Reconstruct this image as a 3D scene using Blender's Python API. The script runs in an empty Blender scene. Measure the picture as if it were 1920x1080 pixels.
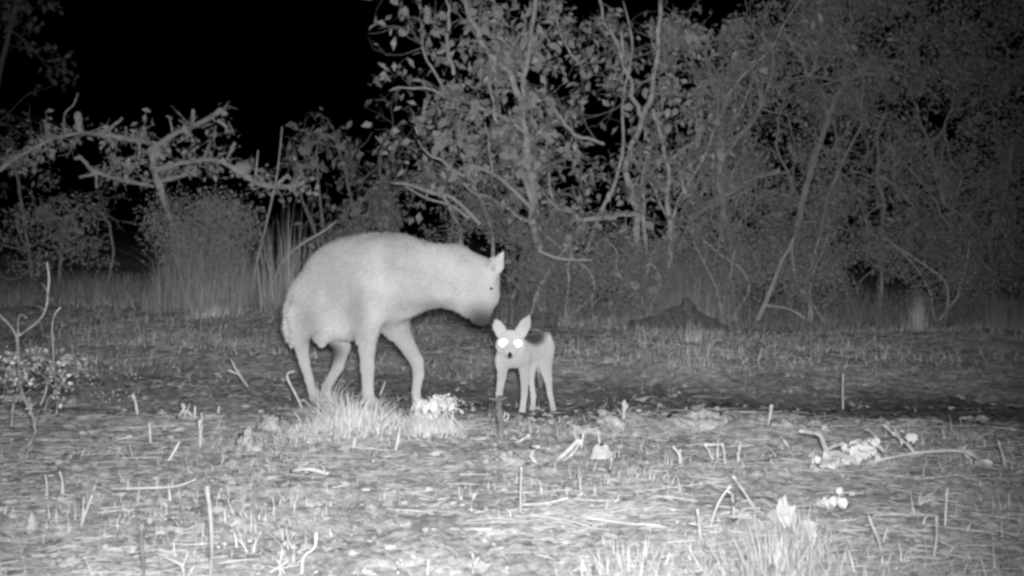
import bpy, math, random
import numpy as np
from math import radians, sin, cos, pi

# ------------------------------------------------------------------ camera, world, light
scene = bpy.context.scene
COL = scene.collection
F_PX = 2059.0          # focal length in pixels of a 1920 px wide frame
HORIZON = 396.0        # image row of the horizon
CAM_H = 1.0            # trail camera strapped about a metre above the ground

cam_d = bpy.data.cameras.new('camera')
cam = bpy.data.objects.new('camera', cam_d)
COL.objects.link(cam)
cam.location = (0, 0, CAM_H)
cam.rotation_euler = (radians(90), 0, 0)
cam_d.sensor_width = 36.0
cam_d.lens = 36.0 * F_PX / 1920.0
cam_d.shift_y = -(540.0 - HORIZON) / 1920.0
cam_d.clip_start = 0.05
cam_d.clip_end = 2000.0
scene.camera = cam
cam_d.dof.use_dof = True          # small fixed-focus lens, sharpest a little in front of the animals
cam_d.dof.focus_distance = 5.0
cam_d.dof.aperture_fstop = 3.4

world = bpy.data.worlds.new('World')
scene.world = world
world.use_nodes = True
wn = world.node_tree
bg = wn.nodes['Background']
sky = wn.nodes.new('ShaderNodeTexSky')
sky.sky_type = 'NISHITA'
sky.sun_disc = False
sky.sun_elevation = radians(-9)
sky.sun_rotation = radians(200)
bw = wn.nodes.new('ShaderNodeRGBToBW')
wn.links.new(sky.outputs[0], bw.inputs[0])
wn.links.new(bw.outputs[0], bg.inputs[0])
bg.inputs[1].default_value = 0.05      # night: the sky gives next to nothing

# the trail camera's own infrared LED panel: the only light of the place
lamp_d = bpy.data.lights.new('infrared_lamp', 'SPOT')
lamp = bpy.data.objects.new('infrared_lamp', lamp_d)
COL.objects.link(lamp)
lamp.location = (0.05, -0.06, CAM_H + 0.10)
lamp_d.energy = 2250.0
lamp_d.shadow_soft_size = 0.12
lamp_d.spot_size = radians(72)
lamp_d.spot_blend = 1.0
lamp.rotation_euler = (radians(88.6), 0, radians(3.5))

scene.view_settings.view_transform = 'Standard'
scene.view_settings.look = 'None'
scene.view_settings.exposure = 0.0
scene.view_settings.gamma = 1.0
scene.view_settings.use_curve_mapping = False
scene.render.engine = 'CYCLES'
scene.cycles.max_bounces = 4
scene.cycles.filter_width = 2.8

rng = np.random.default_rng(7)
random.seed(7)

# ------------------------------------------------------------------ helpers
def W(px, py, Y):
    """image position at a given distance -> point of the place"""
    return np.array([(px - 960.0) / F_PX * Y, Y, CAM_H - (py - HORIZON) / F_PX * Y])

def smooth(a, b, x):
    t = np.clip((x - a) / (b - a), 0, 1)
    return t * t * (3 - 2 * t)

_waves = []
for _i in range(46):
    _k = 0.8 * (1.16 ** _i)
    _a = rng.uniform(0, 2 * pi)
    _waves.append((_k * cos(_a), _k * sin(_a), rng.uniform(0, 2 * pi), 0.020 / (_k ** 0.80)))
HUMPS = []   # x, y, radius x, radius y, height

def height(x, y):
    x = np.asarray(x, float); y = np.asarray(y, float)
    yy = y + 0.10 * np.clip(x, -2.5, 2.5)
    z = 0.015 * smooth(3.0, 5.1, yy)
    right = smooth(-1.2, 0.0, x)
    z = z - 0.065 * smooth(5.12, 5.70, yy) - (0.02 + 0.055 * right) * smooth(5.65, 6.35, yy) + (0.065 + 0.055 * right) * smooth(6.55, 7.7, yy)
    z = z + 0.05 * smooth(9.5, 14, y)
    z = z + 0.19 * smooth(7.8, 10.2, y) * smooth(0.6, -1.6, x)
    near = 1.0 - 0.75 * smooth(12, 30, y)
    n = np.zeros_like(z)
    for kx, ky, ph, am in _waves:
        n = n + am * np.sin(kx * x + ky * y + ph + 0.7 * np.sin(0.37 * ky * x - 0.41 * kx * y))
    z = z + n * near * 0.75
    for hx, hy, rx, ry, hh in HUMPS:
        z = z + hh * np.exp(-((x - hx) / rx) ** 2 - ((y - hy) / ry) ** 2)
    return z

def G(px, py):
    """point of the ground seen at an image position"""
    Y = 2.0
    last = None
    while Y < 60:
        p = W(px, py, Y)
        if p[2] <= float(height(p[0], p[1])):
            break
        Y += 0.08
    lo, hi = Y - 0.08, Y
    for _ in range(5):
        m_ = (lo + hi) / 2; p = W(px, py, m_)
        if p[2] <= float(height(p[0], p[1])): hi = m_
        else: lo = m_
    return W(px, py, hi)

def tag(o, label=None, cat=None, group=None, kind=None):
    if label: o['label'] = label
    if cat: o['category'] = cat
    if group: o['group'] = group
    if kind: o['kind'] = kind
    return o

def empty(name, loc, label, cat, group=None):
    o = bpy.data.objects.new(name, None)
    o.empty_display_size = 0.1
    o.location = tuple(loc)
    COL.objects.link(o)
    return tag(o, label, cat, group)

def mesh_np(name, V, F, mat, parent=None, smooth_shade=True, origin=None):
    """link arrays as one mesh object. V world coordinates; F (n,k) index array or list of arrays"""
    V = np.asarray(V, float).copy()
    if parent is not None:
        V -= np.array(parent.location) if parent.parent is None else np.array(parent.parent.location)
    elif origin is not None:
        V -= np.array(origin)
    if not isinstance(F, list): F = [F]
    F = [np.asarray(f, np.int32) for f in F if len(f)]
    me = bpy.data.meshes.new(name)
    nl = sum(f.size for f in F); npoly = sum(len(f) for f in F)
    me.vertices.add(len(V)); me.loops.add(nl); me.polygons.add(npoly)
    me.vertices.foreach_set('co', V.astype(np.float32).ravel())
    me.loops.foreach_set('vertex_index', np.concatenate([f.ravel() for f in F]).astype(np.int32))
    tot = np.concatenate([np.full(len(f), f.shape[1], np.int32) for f in F])
    st = np.concatenate([[0], np.cumsum(tot)[:-1]]).astype(np.int32)
    me.polygons.foreach_set('loop_start', st)
    me.polygons.foreach_set('loop_total', tot)
    me.polygons.foreach_set('use_smooth', np.full(npoly, smooth_shade, bool))
    me.update(calc_edges=True); me.validate()
    me.materials.append(mat)
    o = bpy.data.objects.new(name, me)
    COL.objects.link(o)
    if parent is not None:
        o.parent = parent
    elif origin is not None:
        o.location = tuple(origin)
    return o

class Acc:
    def __init__(s): s.V = []; s.F = {}; s.n = 0
    def add(s, V, F):
        F = np.asarray(F, np.int32)
        s.V.append(np.asarray(V, float)); s.F.setdefault(F.shape[1], []).append(F + s.n); s.n += len(V)
    def build(s, name, mat, parent=None, sm=True, origin=None):
        if not s.V: return None
        return mesh_np(name, np.concatenate(s.V), [np.concatenate(f) for f in s.F.values()], mat, parent, sm, origin)

def catmull(P, R, sub):
    P = np.asarray(P, float); R = np.asarray(R, float)
    if sub <= 1 or len(P) < 2: return P, R
    Q = np.vstack([2 * P[0] - P[1], P, 2 * P[-1] - P[-2]])
    out, rad = [], []
    for i in range(len(P) - 1):
        a, b, c, d = Q[i], Q[i + 1], Q[i + 2], Q[i + 3]
        for k in range(sub):
            t = k / sub
            out.append(0.5 * (2 * b + (c - a) * t + (2 * a - 5 * b + 4 * c - d) * t * t + (3 * b - a - 3 * c + d) * t ** 3))
            rad.append(R[i] * (1 - t) + R[i + 1] * t)
    out.append(P[-1]); rad.append(R[-1])
    return np.array(out), np.array(rad)

def tube(P, R, sides=6, sub=4, rough=0.0):
    P, R = catmull(P, R, sub)
    n = len(P)
    T = np.gradient(P, axis=0); T /= np.linalg.norm(T, axis=1)[:, None] + 1e-9
    up = np.array([0.13, 0.31, 0.94]) if abs(T[:, 2]).mean() < 0.8 else np.array([0.2, 0.97, 0.1])
    A = np.cross(T, up); A /= np.linalg.norm(A, axis=1)[:, None] + 1e-9
    B = np.cross(T, A)
    ang = np.arange(sides) * 2 * pi / sides
    rr = R[:, None] * (1 + rough * rng.normal(0, 1, (n, sides)))
    V = P[:, None, :] + rr[..., None] * (np.cos(ang)[None, :, None] * A[:, None, :] + np.sin(ang)[None, :, None] * B[:, None, :])
    V = V.reshape(-1, 3)
    i = np.arange(n - 1)[:, None] * sides; j = np.arange(sides)[None, :]; k = (j + 1) % sides
    Q = np.stack([i + j, i + k, i + sides + k, i + sides + j], -1).reshape(-1, 4)
    c0, c1 = len(V), len(V) + 1
    V = np.vstack([V, P[0] - T[0] * R[0] * .3, P[-1] + T[-1] * R[-1] * .4])
    jj = np.arange(sides)
    tri = np.concatenate([np.stack([np.full(sides, c0), (jj + 1) % sides, jj], -1),
                          np.stack([np.full(sides, c1), (n - 1) * sides + jj, (n - 1) * sides + (jj + 1) % sides], -1)])
    return V, Q, tri

def add_tube(acc, P, R, sides=6, sub=4, rough=0.0):
    V, Q, T = tube(P, R, sides, sub, rough)
    n0 = acc.n
    acc.V.append(V); acc.F.setdefault(4, []).append(Q.astype(np.int32) + n0); acc.F.setdefault(3, []).append(T.astype(np.int32) + n0)
    acc.n += len(V)

def blades(base, L, Wd, az, lean, curve, levels=4):
    """grass blades: bent ribbons tapering to a tip"""
    n = len(base)
    t = np.linspace(0, 1, levels)[None, :]
    dirh = np.stack([np.cos(az), np.sin(az), np.zeros(n)], -1)
    facing = az + pi / 2 + rng.normal(0, .6, n)
    side = np.stack([np.cos(facing), np.sin(facing), np.zeros(n)], -1)
    hor = (lean[:, None] * t + curve[:, None] * t * t) * L[:, None]
    ver = L[:, None] * (t - 0.45 * np.abs(curve)[:, None] * t * t)
    C = base[:, None, :] + hor[..., None] * dirh[:, None, :]
    C[..., 2] += ver
    w = (Wd[:, None] * (1 - t ** 1.5 * .92) * .5)[..., None]
    V = np.stack([C - w * side[:, None, :], C + w * side[:, None, :]], 2).reshape(-1, 3)
    b = np.arange(n)[:, None] * levels * 2; i = np.arange(levels - 1)[None, :] * 2
    s = b + i
    return V, np.stack([s, s + 1, s + 3, s + 2], -1).reshape(-1, 4)

def straws(base, L, r, az, tilt, bend, levels=4, sides=3):
    """straw lying about: thin three-sided stalks, slightly bent"""
    n = len(base)
    t = np.linspace(-.5, .5, levels)[None, :]
    d = np.stack([np.cos(az), np.sin(az), np.zeros(n)], -1)
    q = np.stack([-np.sin(az), np.cos(az), np.zeros(n)], -1)
    C = base[:, None, :] + (t * L[:, None])[..., None] * d[:, None, :] + ((t * t - .08) * (bend * L)[:, None])[..., None] * q[:, None, :]
    C[..., 2] += t * (L * tilt)[:, None]
    ang = np.arange(sides) * 2 * pi / sides + .5
    rr = r[:, None] * (1 - .5 * np.abs(t) * 2 * .6)
    up = np.array([0, 0, 1.0])
    V = C[:, :, None, :] + rr[..., None, None] * (np.cos(ang)[None, None, :, None] * q[:, None, None, :] + np.sin(ang)[None, None, :, None] * up)
    V = V.reshape(-1, 3)
    b = np.arange(n)[:, None, None] * levels * sides; i = np.arange(levels - 1)[None, :, None] * sides
    j = np.arange(sides)[None, None, :]; k = (j + 1) % sides
    s = b + i
    return V, np.stack([s + j, s + k, s + sides + k, s + sides + j], -1).reshape(-1, 4)

LEAF = np.array([[0, 0, 0], [.30, .32, .10], [.32, 0, 0], [.30, -.32, .10], [.68, .28, .07], [.70, 0, -.05], [.68, -.28, .07], [1, 0, -.14]])
LEAF_Q = np.array([[0, 2, 1, 1], [0, 3, 2, 2], [1, 2, 5, 4], [2, 3, 6, 5], [4, 5, 7, 7], [5, 6, 7, 7]])
LEAF_T = np.array([[0, 2, 1], [0, 3, 2], [1, 2, 5], [1, 5, 4], [2, 3, 6], [2, 6, 5], [4, 5, 7], [5, 6, 7]])
LEAF_S = np.array([[0, 0, 0], [.5, .26, .07], [.5, -.26, .07], [1, 0, -.06], [.5, 0, 0]])
LEAF_ST = np.array([[0, 4, 1], [0, 2, 4], [4, 3, 1], [2, 3, 4]])

def rot_rand(n, droop=0.5):
    az = rng.uniform(0, 2 * pi, n); el = rng.normal(-droop, .6, n); ro = rng.normal(0, 1.0, n)
    ca, sa, ce, se, cr, sr = np.cos(az), np.sin(az), np.cos(el), np.sin(el), np.cos(ro), np.sin(ro)
    X = np.stack([ca * ce, sa * ce, se], -1)
    Yv = np.stack([-sa, ca, np.zeros(n)], -1)
    Z = np.cross(X, Yv)
    Y2 = Yv * cr[:, None] + Z * sr[:, None]
    Z2 = np.cross(X, Y2)
    return np.stack([X, Y2, Z2], -1)     # columns are axes

def leaves(pos, size, droop=.5, simple=True, wid=1.0):
    T, FT = (LEAF_S, LEAF_ST) if simple else (LEAF, LEAF_T)
    n = len(pos)
    R = rot_rand(n, droop)
    tv = T[None] * np.array([1, wid, 1.0]) * size[:, None, None]
    V = pos[:, None, :] + np.einsum('nij,nkj->nki', R, tv)
    Fc = FT[None] + (np.arange(n) * len(T))[:, None, None]
    return V.reshape(-1, 3), Fc.reshape(-1, 3)

# ------------------------------------------------------------------ materials (all grey: an infrared picture has no colour)
def mat(name, lo, hi, scale=8.0, island=0.0, detail=6.0, bump=0.0, bscale=60.0, rough=.35, stretch=None, contrast=(.3, .7)):
    m = bpy.data.materials.new(name); m.use_nodes = True
    nt = m.node_tree; N = nt.nodes; Lk = nt.links
    for n in list(N): N.remove(n)
    out = N.new('ShaderNodeOutputMaterial')
    dif = N.new('ShaderNodeBsdfDiffuse'); dif.inputs['Roughness'].default_value = rough
    Lk.new(dif.outputs[0], out.inputs[0])
    tc = N.new('ShaderNodeTexCoord')
    src = tc.outputs['Object']
    if stretch:
        mp = N.new('ShaderNodeMapping'); mp.inputs['Scale'].default_value = stretch
        Lk.new(src, mp.inputs[0]); src = mp.outputs[0]
    no = N.new('ShaderNodeTexNoise'); no.inputs['Scale'].default_value = scale; no.inputs['Detail'].default_value = detail
    Lk.new(src, no.inputs['Vector'])
    mr = N.new('ShaderNodeMapRange'); mr.inputs[1].default_value = contrast[0]; mr.inputs[2].default_value = contrast[1]
    mr.inputs[3].default_value = lo; mr.inputs[4].default_value = hi
    Lk.new(no.outputs[0], mr.inputs[0])
    val = mr.outputs[0]
    if island:
        ge = N.new('ShaderNodeNewGeometry')
        m2 = N.new('ShaderNodeMapRange'); m2.inputs[3].default_value = 1 - island; m2.inputs[4].default_value = 1 + island
        Lk.new(ge.outputs['Random Per Island'], m2.inputs[0])
        mu = N.new('ShaderNodeMath'); mu.operation = 'MULTIPLY'
        Lk.new(val, mu.inputs[0]); Lk.new(m2.outputs[0], mu.inputs[1]); val = mu.outputs[0]
    Lk.new(val, dif.inputs['Color'])
    if bump:
        nb = N.new('ShaderNodeTexNoise'); nb.inputs['Scale'].default_value = bscale; nb.inputs['Detail'].default_value = 5
        Lk.new(src, nb.inputs['Vector'])
        bp = N.new('ShaderNodeBump'); bp.inputs['Strength'].default_value = bump; bp.inputs['Distance'].default_value = .01
        Lk.new(nb.outputs[0], bp.inputs['Height']); Lk.new(bp.outputs[0], dif.inputs['Normal'])
    m['val_node'] = mr.name
    return m

M = {}
M['bark'] = mat('pale_bark', .32, .54, 14, .0, bump=.6, bscale=40)
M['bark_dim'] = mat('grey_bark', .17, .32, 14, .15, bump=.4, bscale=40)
M['dead'] = mat('bleached_dead_wood', .24, .50, 9, bump=.8, bscale=35)
M['stick'] = mat('dry_stalk', .34, .56, 20, bump=.5, bscale=60)
M['stick_mid'] = mat('greyed_stalk', .30, .50, 20, bump=.5, bscale=60)
M['stick_grey'] = mat('grey_stalk', .17, .33, 25, bump=.6, bscale=60)
M['stick_dark'] = mat('weathered_stalk', .10, .22, 20, bump=.5, bscale=60)
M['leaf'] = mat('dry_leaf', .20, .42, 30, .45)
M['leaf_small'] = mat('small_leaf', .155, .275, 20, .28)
M['leaf_falloff'] = mat('falloff_leaf', .14, .25, 20, .35)  # leaf colour darkened to paint in the lamp's falloff on the right
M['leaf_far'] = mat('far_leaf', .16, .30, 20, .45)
M['leaf_white'] = mat('white_leaf', .38, .58, 60, .25)
M['leaf_pale'] = mat('bleached_leaf', .45, .68, 60, .3, bump=.5)
M['straw'] = mat('straw', .34, .50, 6, .45)
M['crumb'] = mat('soil_crumbs', .22, .38, 30, .35)
M['litter'] = mat('leaf_litter', .28, .44, 9, .35)
M['grass'] = mat('dry_grass', .36, .58, 3, .4)
M['grass_pale'] = mat('pale_grass', .34, .52, 4, .3)
M['grass_white'] = mat('bleached_grass', .36, .54, 6, .22)
M['grass_near'] = mat('near_grass', .26, .44, 6, .4)
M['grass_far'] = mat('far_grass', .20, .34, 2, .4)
M['stone'] = mat('stone', .28, .46, 16, bump=.6, bscale=30)
M['clod'] = mat('soil_clod', .18, .42, 40, bump=1.0, bscale=50, rough=0)
M['dark_soil'] = mat('dark_soil', .07, .18, 22, bump=.8, bscale=30)

def soil_material():
    m = bpy.data.materials.new('litter_covered_soil'); m.use_nodes = True
    nt = m.node_tree; N = nt.nodes; Lk = nt.links
    for n in list(N): N.remove(n)
    out = N.new('ShaderNodeOutputMaterial'); dif = N.new('ShaderNodeBsdfDiffuse'); dif.inputs['Roughness'].default_value = .35
    Lk.new(dif.outputs[0], out.inputs[0])
    tc = N.new('ShaderNodeTexCoord')
    def noise(scale, detail, a, b, lo, hi):
        n = N.new('ShaderNodeTexNoise'); n.inputs['Scale'].default_value = scale; n.inputs['Detail'].default_value = detail
        n.inputs['Roughness'].default_value = .65
        Lk.new(tc.outputs['Object'], n.inputs['Vector'])
        r = N.new('ShaderNodeMapRange'); r.inputs[1].default_value = a; r.inputs[2].default_value = b
        r.inputs[3].default_value = lo; r.inputs[4].default_value = hi
        Lk.new(n.outputs[0], r.inputs[0]); return r.outputs[0], n.outputs[0]
    a, _ = noise(2.1, 9, .34, .68, .27, .48)
    b, _ = noise(22, 6, .35, .70, .55, 1.5)
    mu = N.new('ShaderNodeMath'); mu.operation = 'MULTIPLY'; Lk.new(a, mu.inputs[0]); Lk.new(b, mu.inputs[1])
    # soil colour is darker across the hollow, with a ragged edge
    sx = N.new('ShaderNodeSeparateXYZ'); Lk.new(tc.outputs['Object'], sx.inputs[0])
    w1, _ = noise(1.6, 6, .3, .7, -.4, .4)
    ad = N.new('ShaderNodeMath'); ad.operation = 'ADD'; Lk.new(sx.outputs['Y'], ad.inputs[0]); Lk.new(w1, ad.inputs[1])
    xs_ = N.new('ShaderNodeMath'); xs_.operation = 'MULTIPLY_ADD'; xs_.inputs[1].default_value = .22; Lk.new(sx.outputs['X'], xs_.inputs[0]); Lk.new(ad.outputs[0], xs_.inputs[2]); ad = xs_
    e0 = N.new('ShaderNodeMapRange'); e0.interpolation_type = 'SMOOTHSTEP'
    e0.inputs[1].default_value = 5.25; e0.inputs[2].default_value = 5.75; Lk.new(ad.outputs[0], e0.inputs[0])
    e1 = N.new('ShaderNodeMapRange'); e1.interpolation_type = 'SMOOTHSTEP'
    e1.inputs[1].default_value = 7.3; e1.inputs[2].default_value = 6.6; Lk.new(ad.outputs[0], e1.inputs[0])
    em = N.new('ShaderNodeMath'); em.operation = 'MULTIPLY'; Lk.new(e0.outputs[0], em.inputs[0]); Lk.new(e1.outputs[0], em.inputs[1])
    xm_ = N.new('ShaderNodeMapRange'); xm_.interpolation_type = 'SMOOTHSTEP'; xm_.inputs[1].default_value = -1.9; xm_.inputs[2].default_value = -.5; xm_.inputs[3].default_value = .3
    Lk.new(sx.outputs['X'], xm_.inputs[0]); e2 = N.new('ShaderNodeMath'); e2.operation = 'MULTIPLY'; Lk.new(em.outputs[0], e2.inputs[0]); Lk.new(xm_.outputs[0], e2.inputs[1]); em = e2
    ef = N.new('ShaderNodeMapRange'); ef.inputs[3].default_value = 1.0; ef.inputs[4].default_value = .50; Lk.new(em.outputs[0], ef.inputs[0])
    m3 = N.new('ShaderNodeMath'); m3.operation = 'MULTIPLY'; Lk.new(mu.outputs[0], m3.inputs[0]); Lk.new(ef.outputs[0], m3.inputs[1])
    Lk.new(m3.outputs[0], dif.inputs['Color'])
    _, h = noise(55, 8, 0, 1, 0, 1)
    bp = N.new('ShaderNodeBump'); bp.inputs['Strength'].default_value = .9; bp.inputs['Distance'].default_value = .02
    Lk.new(h, bp.inputs['Height']); Lk.new(bp.outputs[0], dif.inputs['Normal'])
    return m
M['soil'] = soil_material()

# ------------------------------------------------------------------ setting: ground
for px, py, rx, ry, hh in [(1300, 800, .16, .10, .05), (1160, 795, .13, .09, .035), (1450, 800, .2, .1, .03), (720, 800, .35, .16, .04),
                           (1440, 990, .14, .10, .05), (470, 850, .10, .07, .03), (1180, 945, .16, .06, .025), (600, 900, .2, .06, .02),
                           (1850, 640, .9, .5, .10)]:
    Yb = CAM_H * F_PX / (py - HORIZON)
    HUMPS.append(((px - 960) / F_PX * Yb, Yb, rx, ry, hh))

for fx, fy, fz in [(934, 769, 5.73), (979, 772, 5.77), (998, 770, 5.95), (1038, 773, 5.96), (598, 764, 5.80), (617, 763, 6.0), (700, 765, 5.78), (790, 764, 6.0)]:
    p_ = W(fx, fy, fz)
    HUMPS.append((p_[0], p_[1], .09, .09, float(p_[2] - height(p_[0], p_[1]))))

def graded(lo, hi, step, far_lo, far_hi, g=1.18):
    c = list(np.arange(lo, hi + 1e-6, step))
    s = step; v = hi
    while v < far_hi: s *= g; v += s; c.append(v)
    s = step; v = lo
    while v > far_lo: s *= g; v -= s; c.insert(0, v)
    return np.array(c)
gx = graded(-4.2, 4.2, .03, -400, 400); gy = graded(2.4, 10.5, .026, -60, 700)
GX, GY = np.meshgrid(gx, gy)
GZ = height(GX, GY)
fine = (rng.normal(0, 1, GZ.shape)) * .0065 * ((GY > 2.3) & (GY < 9.5) & (np.abs(GX) < 4.3))
GV = np.stack([GX, GY, GZ + fine], -1).reshape(-1, 3)
nx, ny = len(gx), len(gy)
ii = (np.arange(ny - 1)[:, None] * nx + np.arange(nx - 1)[None, :])
GF = np.stack([ii, ii + 1, ii + nx + 1, ii + nx], -1).reshape(-1, 4)
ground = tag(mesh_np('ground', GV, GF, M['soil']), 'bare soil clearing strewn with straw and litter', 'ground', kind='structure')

# ------------------------------------------------------------------ animals: one continuous surface each
def surface_nets(sdf, lo, hi, h):
    xs = [np.arange(lo[i], hi[i] + h, h) for i in range(3)]
    X, Y, Z = np.meshgrid(*xs, indexing='ij')
    v = sdf(X, Y, Z)
    n = np.array(v.shape)
    ins = v < 0
    corners = [(i, j, k) for i in (0, 1) for j in (0, 1) for k in (0, 1)]
    def sub(a, c): return a[c[0]:n[0] - 1 + c[0], c[1]:n[1] - 1 + c[1], c[2]:n[2] - 1 + c[2]]
    cnt = sum(sub(ins, c).astype(int) for c in corners)
    act = (cnt > 0) & (cnt < 8)
    acc = np.zeros(act.shape + (3,)); m = np.zeros(act.shape)
    for a in corners:
        for ax in range(3):
            if a[ax] == 0:
                b = list(a); b[ax] = 1; b = tuple(b)
                va, vb = sub(v, a), sub(v, b)
                cr = (va < 0) != (vb < 0)
                t = np.where(cr, va / np.where(va == vb, 1, va - vb), 0)
                for q in range(3):
                    acc[..., q] += cr * (a[q] + (t if q == ax else 0))
                m += cr
    idx = np.full(act.shape, -1); idx[act] = np.arange(act.sum())
    cell = np.argwhere(act)
    V = np.array(lo) + (cell + acc[act] / m[act][:, None]) * h
    Fs = []
    for ax in range(3):
        o1, o2 = [q for q in range(3) if q != ax]
        sl0 = [slice(1, n[q] - 1) for q in range(3)]; sl0[ax] = slice(0, n[ax] - 1)
        sl1 = list(sl0); sl1[ax] = slice(1, n[ax])
        A, B = ins[tuple(sl0)], ins[tuple(sl1)]
        for flip, msk in ((False, A & ~B), (True, ~A & B)):
            e = np.argwhere(msk)
            if not len(e): continue
            e = e + np.array([1 if q != ax else 0 for q in range(3)])
            def g(d1, d2):
                c = e.copy(); c[:, o1] += d1; c[:, o2] += d2
                return idx[c[:, 0], c[:, 1], c[:, 2]]
            q4 = np.stack([g(-1, -1), g(0, -1), g(0, 0), g(-1, 0)], -1)
            if flip != (ax == 1): q4 = q4[:, ::-1]
            Fs.append(q4)
    return V, np.concatenate(Fs)

def body_mesh(chains, Y0, h, blend):
    """chains: list of (aspect, [(px,py,dy,radius_px),...]); aspect squeezes the depth of the section"""
    prims = []
    for ci, (asp, pts) in enumerate(chains):
        q = [(W(p[0], p[1], Y0 + p[2]), p[3] / F_PX * (Y0 + p[2])) for p in pts]
        if len(q) == 1: q = q * 2
        for a, b in zip(q[:-1], q[1:]): prims.append((asp, a[0], b[0], a[1], b[1], ci))
    lo = np.min([np.minimum(a - ra, b - rb) for _, a, b, ra, rb, _c in prims], axis=0) - .04
    hi = np.max([np.maximum(a + ra, b + rb) for _, a, b, ra, rb, _c in prims], axis=0) + .04
    def sdf(X, Y, Z):
        d = None; cur = None; cc = 0; rmin = 1
        def join(d, e, k):
            hh = np.maximum(k - np.abs(d - e), 0) / k
            return np.minimum(d, e) - hh * hh * k * .25
        for asp, a, b, ra, rb, ci in prims:
            S = np.array([1, 1 / asp, 1.0])
            A, Bv = a * S, b * S
            ab = Bv - A; L2 = max(ab @ ab, 1e-9)
            x, y, z = X - A[0], Y / asp - A[1], Z - A[2]
            t = np.clip((x * ab[0] + y * ab[1] + z * ab[2]) / L2, 0, 1)
            e = np.sqrt((x - t * ab[0]) ** 2 + (y - t * ab[1]) ** 2 + (z - t * ab[2]) ** 2) - (ra + (rb - ra) * t)
            e = e * min(1, asp)
            if cur is None or ci != cc:
                if cur is not None:
                    d = cur if d is None else join(d, cur, min(blend, rmin + .004) * (.3 if chains[cc][0] < .5 else 1))
                cur = e; cc = ci; rmin = max(ra, rb)
            else:
                cur = join(cur, e, .008); rmin = max(rmin, ra, rb)
        d = cur if d is None else join(d, cur, min(blend, rmin + .004))
        return d
    return surface_nets(sdf, lo, hi, h)

def fur(V, Fq, n, length, width, comb, mask=None, lift=.35, jitter=.35):
    """short hair: thin triangles lying along the coat"""
    P = V[Fq]
    nrm = np.cross(P[:, 2] - P[:, 0], P[:, 3] - P[:, 1]); ar = np.linalg.norm(nrm, axis=1)
    nrm /= ar[:, None] + 1e-12
    pr = ar.copy()
    if mask is not None: pr *= mask(P.mean(1))
    pick = rng.choice(len(Fq), n, p=pr / pr.sum())
    u, v = rng.random(n), rng.random(n)
    q = P[pick]
    pos = (q[:, 0] * ((1 - u) * (1 - v))[:, None] + q[:, 1] * (u * (1 - v))[:, None] + q[:, 2] * (u * v)[:, None] + q[:, 3] * ((1 - u) * v)[:, None])
    N = nrm[pick]
    d = comb(pos) + rng.normal(0, jitter, (n, 3))
    d -= (d * N).sum(1)[:, None] * N
    d /= np.linalg.norm(d, axis=1)[:, None] + 1e-9
    s = np.cross(N, d)
    L = length(pos) * rng.uniform(.6, 1.3, n)
    tip = pos + (d * cos(lift) + N * sin(lift)) * L[:, None]
    Vv = np.stack([pos - N * .002 - s * width, pos - N * .002 + s * width, tip], 1).reshape(-1, 3)
    return Vv, np.arange(3 * n).reshape(-1, 3)

def coat_material(name, base, dark_spots=(), var=.12, rough=.2, island=0.0):
    """coat albedo; dark_spots: (centre xyz, radius, factor) markings of the animal and shade painted into the coat, world coordinates via attribute-free object space"""
    m = mat(name, base * (1 - var), base * (1 + var), 5, island, rough=rough)
    nt = m.node_tree; N = nt.nodes; Lk = nt.links
    dif = [n for n in N if n.type == 'BSDF_DIFFUSE'][0]
    lk = dif.inputs['Color'].links[0]; val = lk.from_socket; Lk.remove(lk)
    tc = [n for n in N if n.type == 'TEX_COORD'][0]
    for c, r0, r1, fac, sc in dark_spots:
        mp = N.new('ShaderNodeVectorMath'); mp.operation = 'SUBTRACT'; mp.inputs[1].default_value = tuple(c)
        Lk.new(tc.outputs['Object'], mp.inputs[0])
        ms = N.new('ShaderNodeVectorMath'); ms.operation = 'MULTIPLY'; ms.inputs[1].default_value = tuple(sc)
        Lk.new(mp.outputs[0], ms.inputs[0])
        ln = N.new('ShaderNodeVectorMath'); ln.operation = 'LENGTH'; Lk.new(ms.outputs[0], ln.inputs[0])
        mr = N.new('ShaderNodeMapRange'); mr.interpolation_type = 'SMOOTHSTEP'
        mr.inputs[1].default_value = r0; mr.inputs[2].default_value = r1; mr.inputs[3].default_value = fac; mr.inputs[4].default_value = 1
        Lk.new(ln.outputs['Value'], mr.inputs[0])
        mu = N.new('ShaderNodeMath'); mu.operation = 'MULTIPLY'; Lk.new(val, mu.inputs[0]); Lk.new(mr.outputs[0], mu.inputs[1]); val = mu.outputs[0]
    Lk.new(val, dif.inputs['Color'])
    return m

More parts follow.
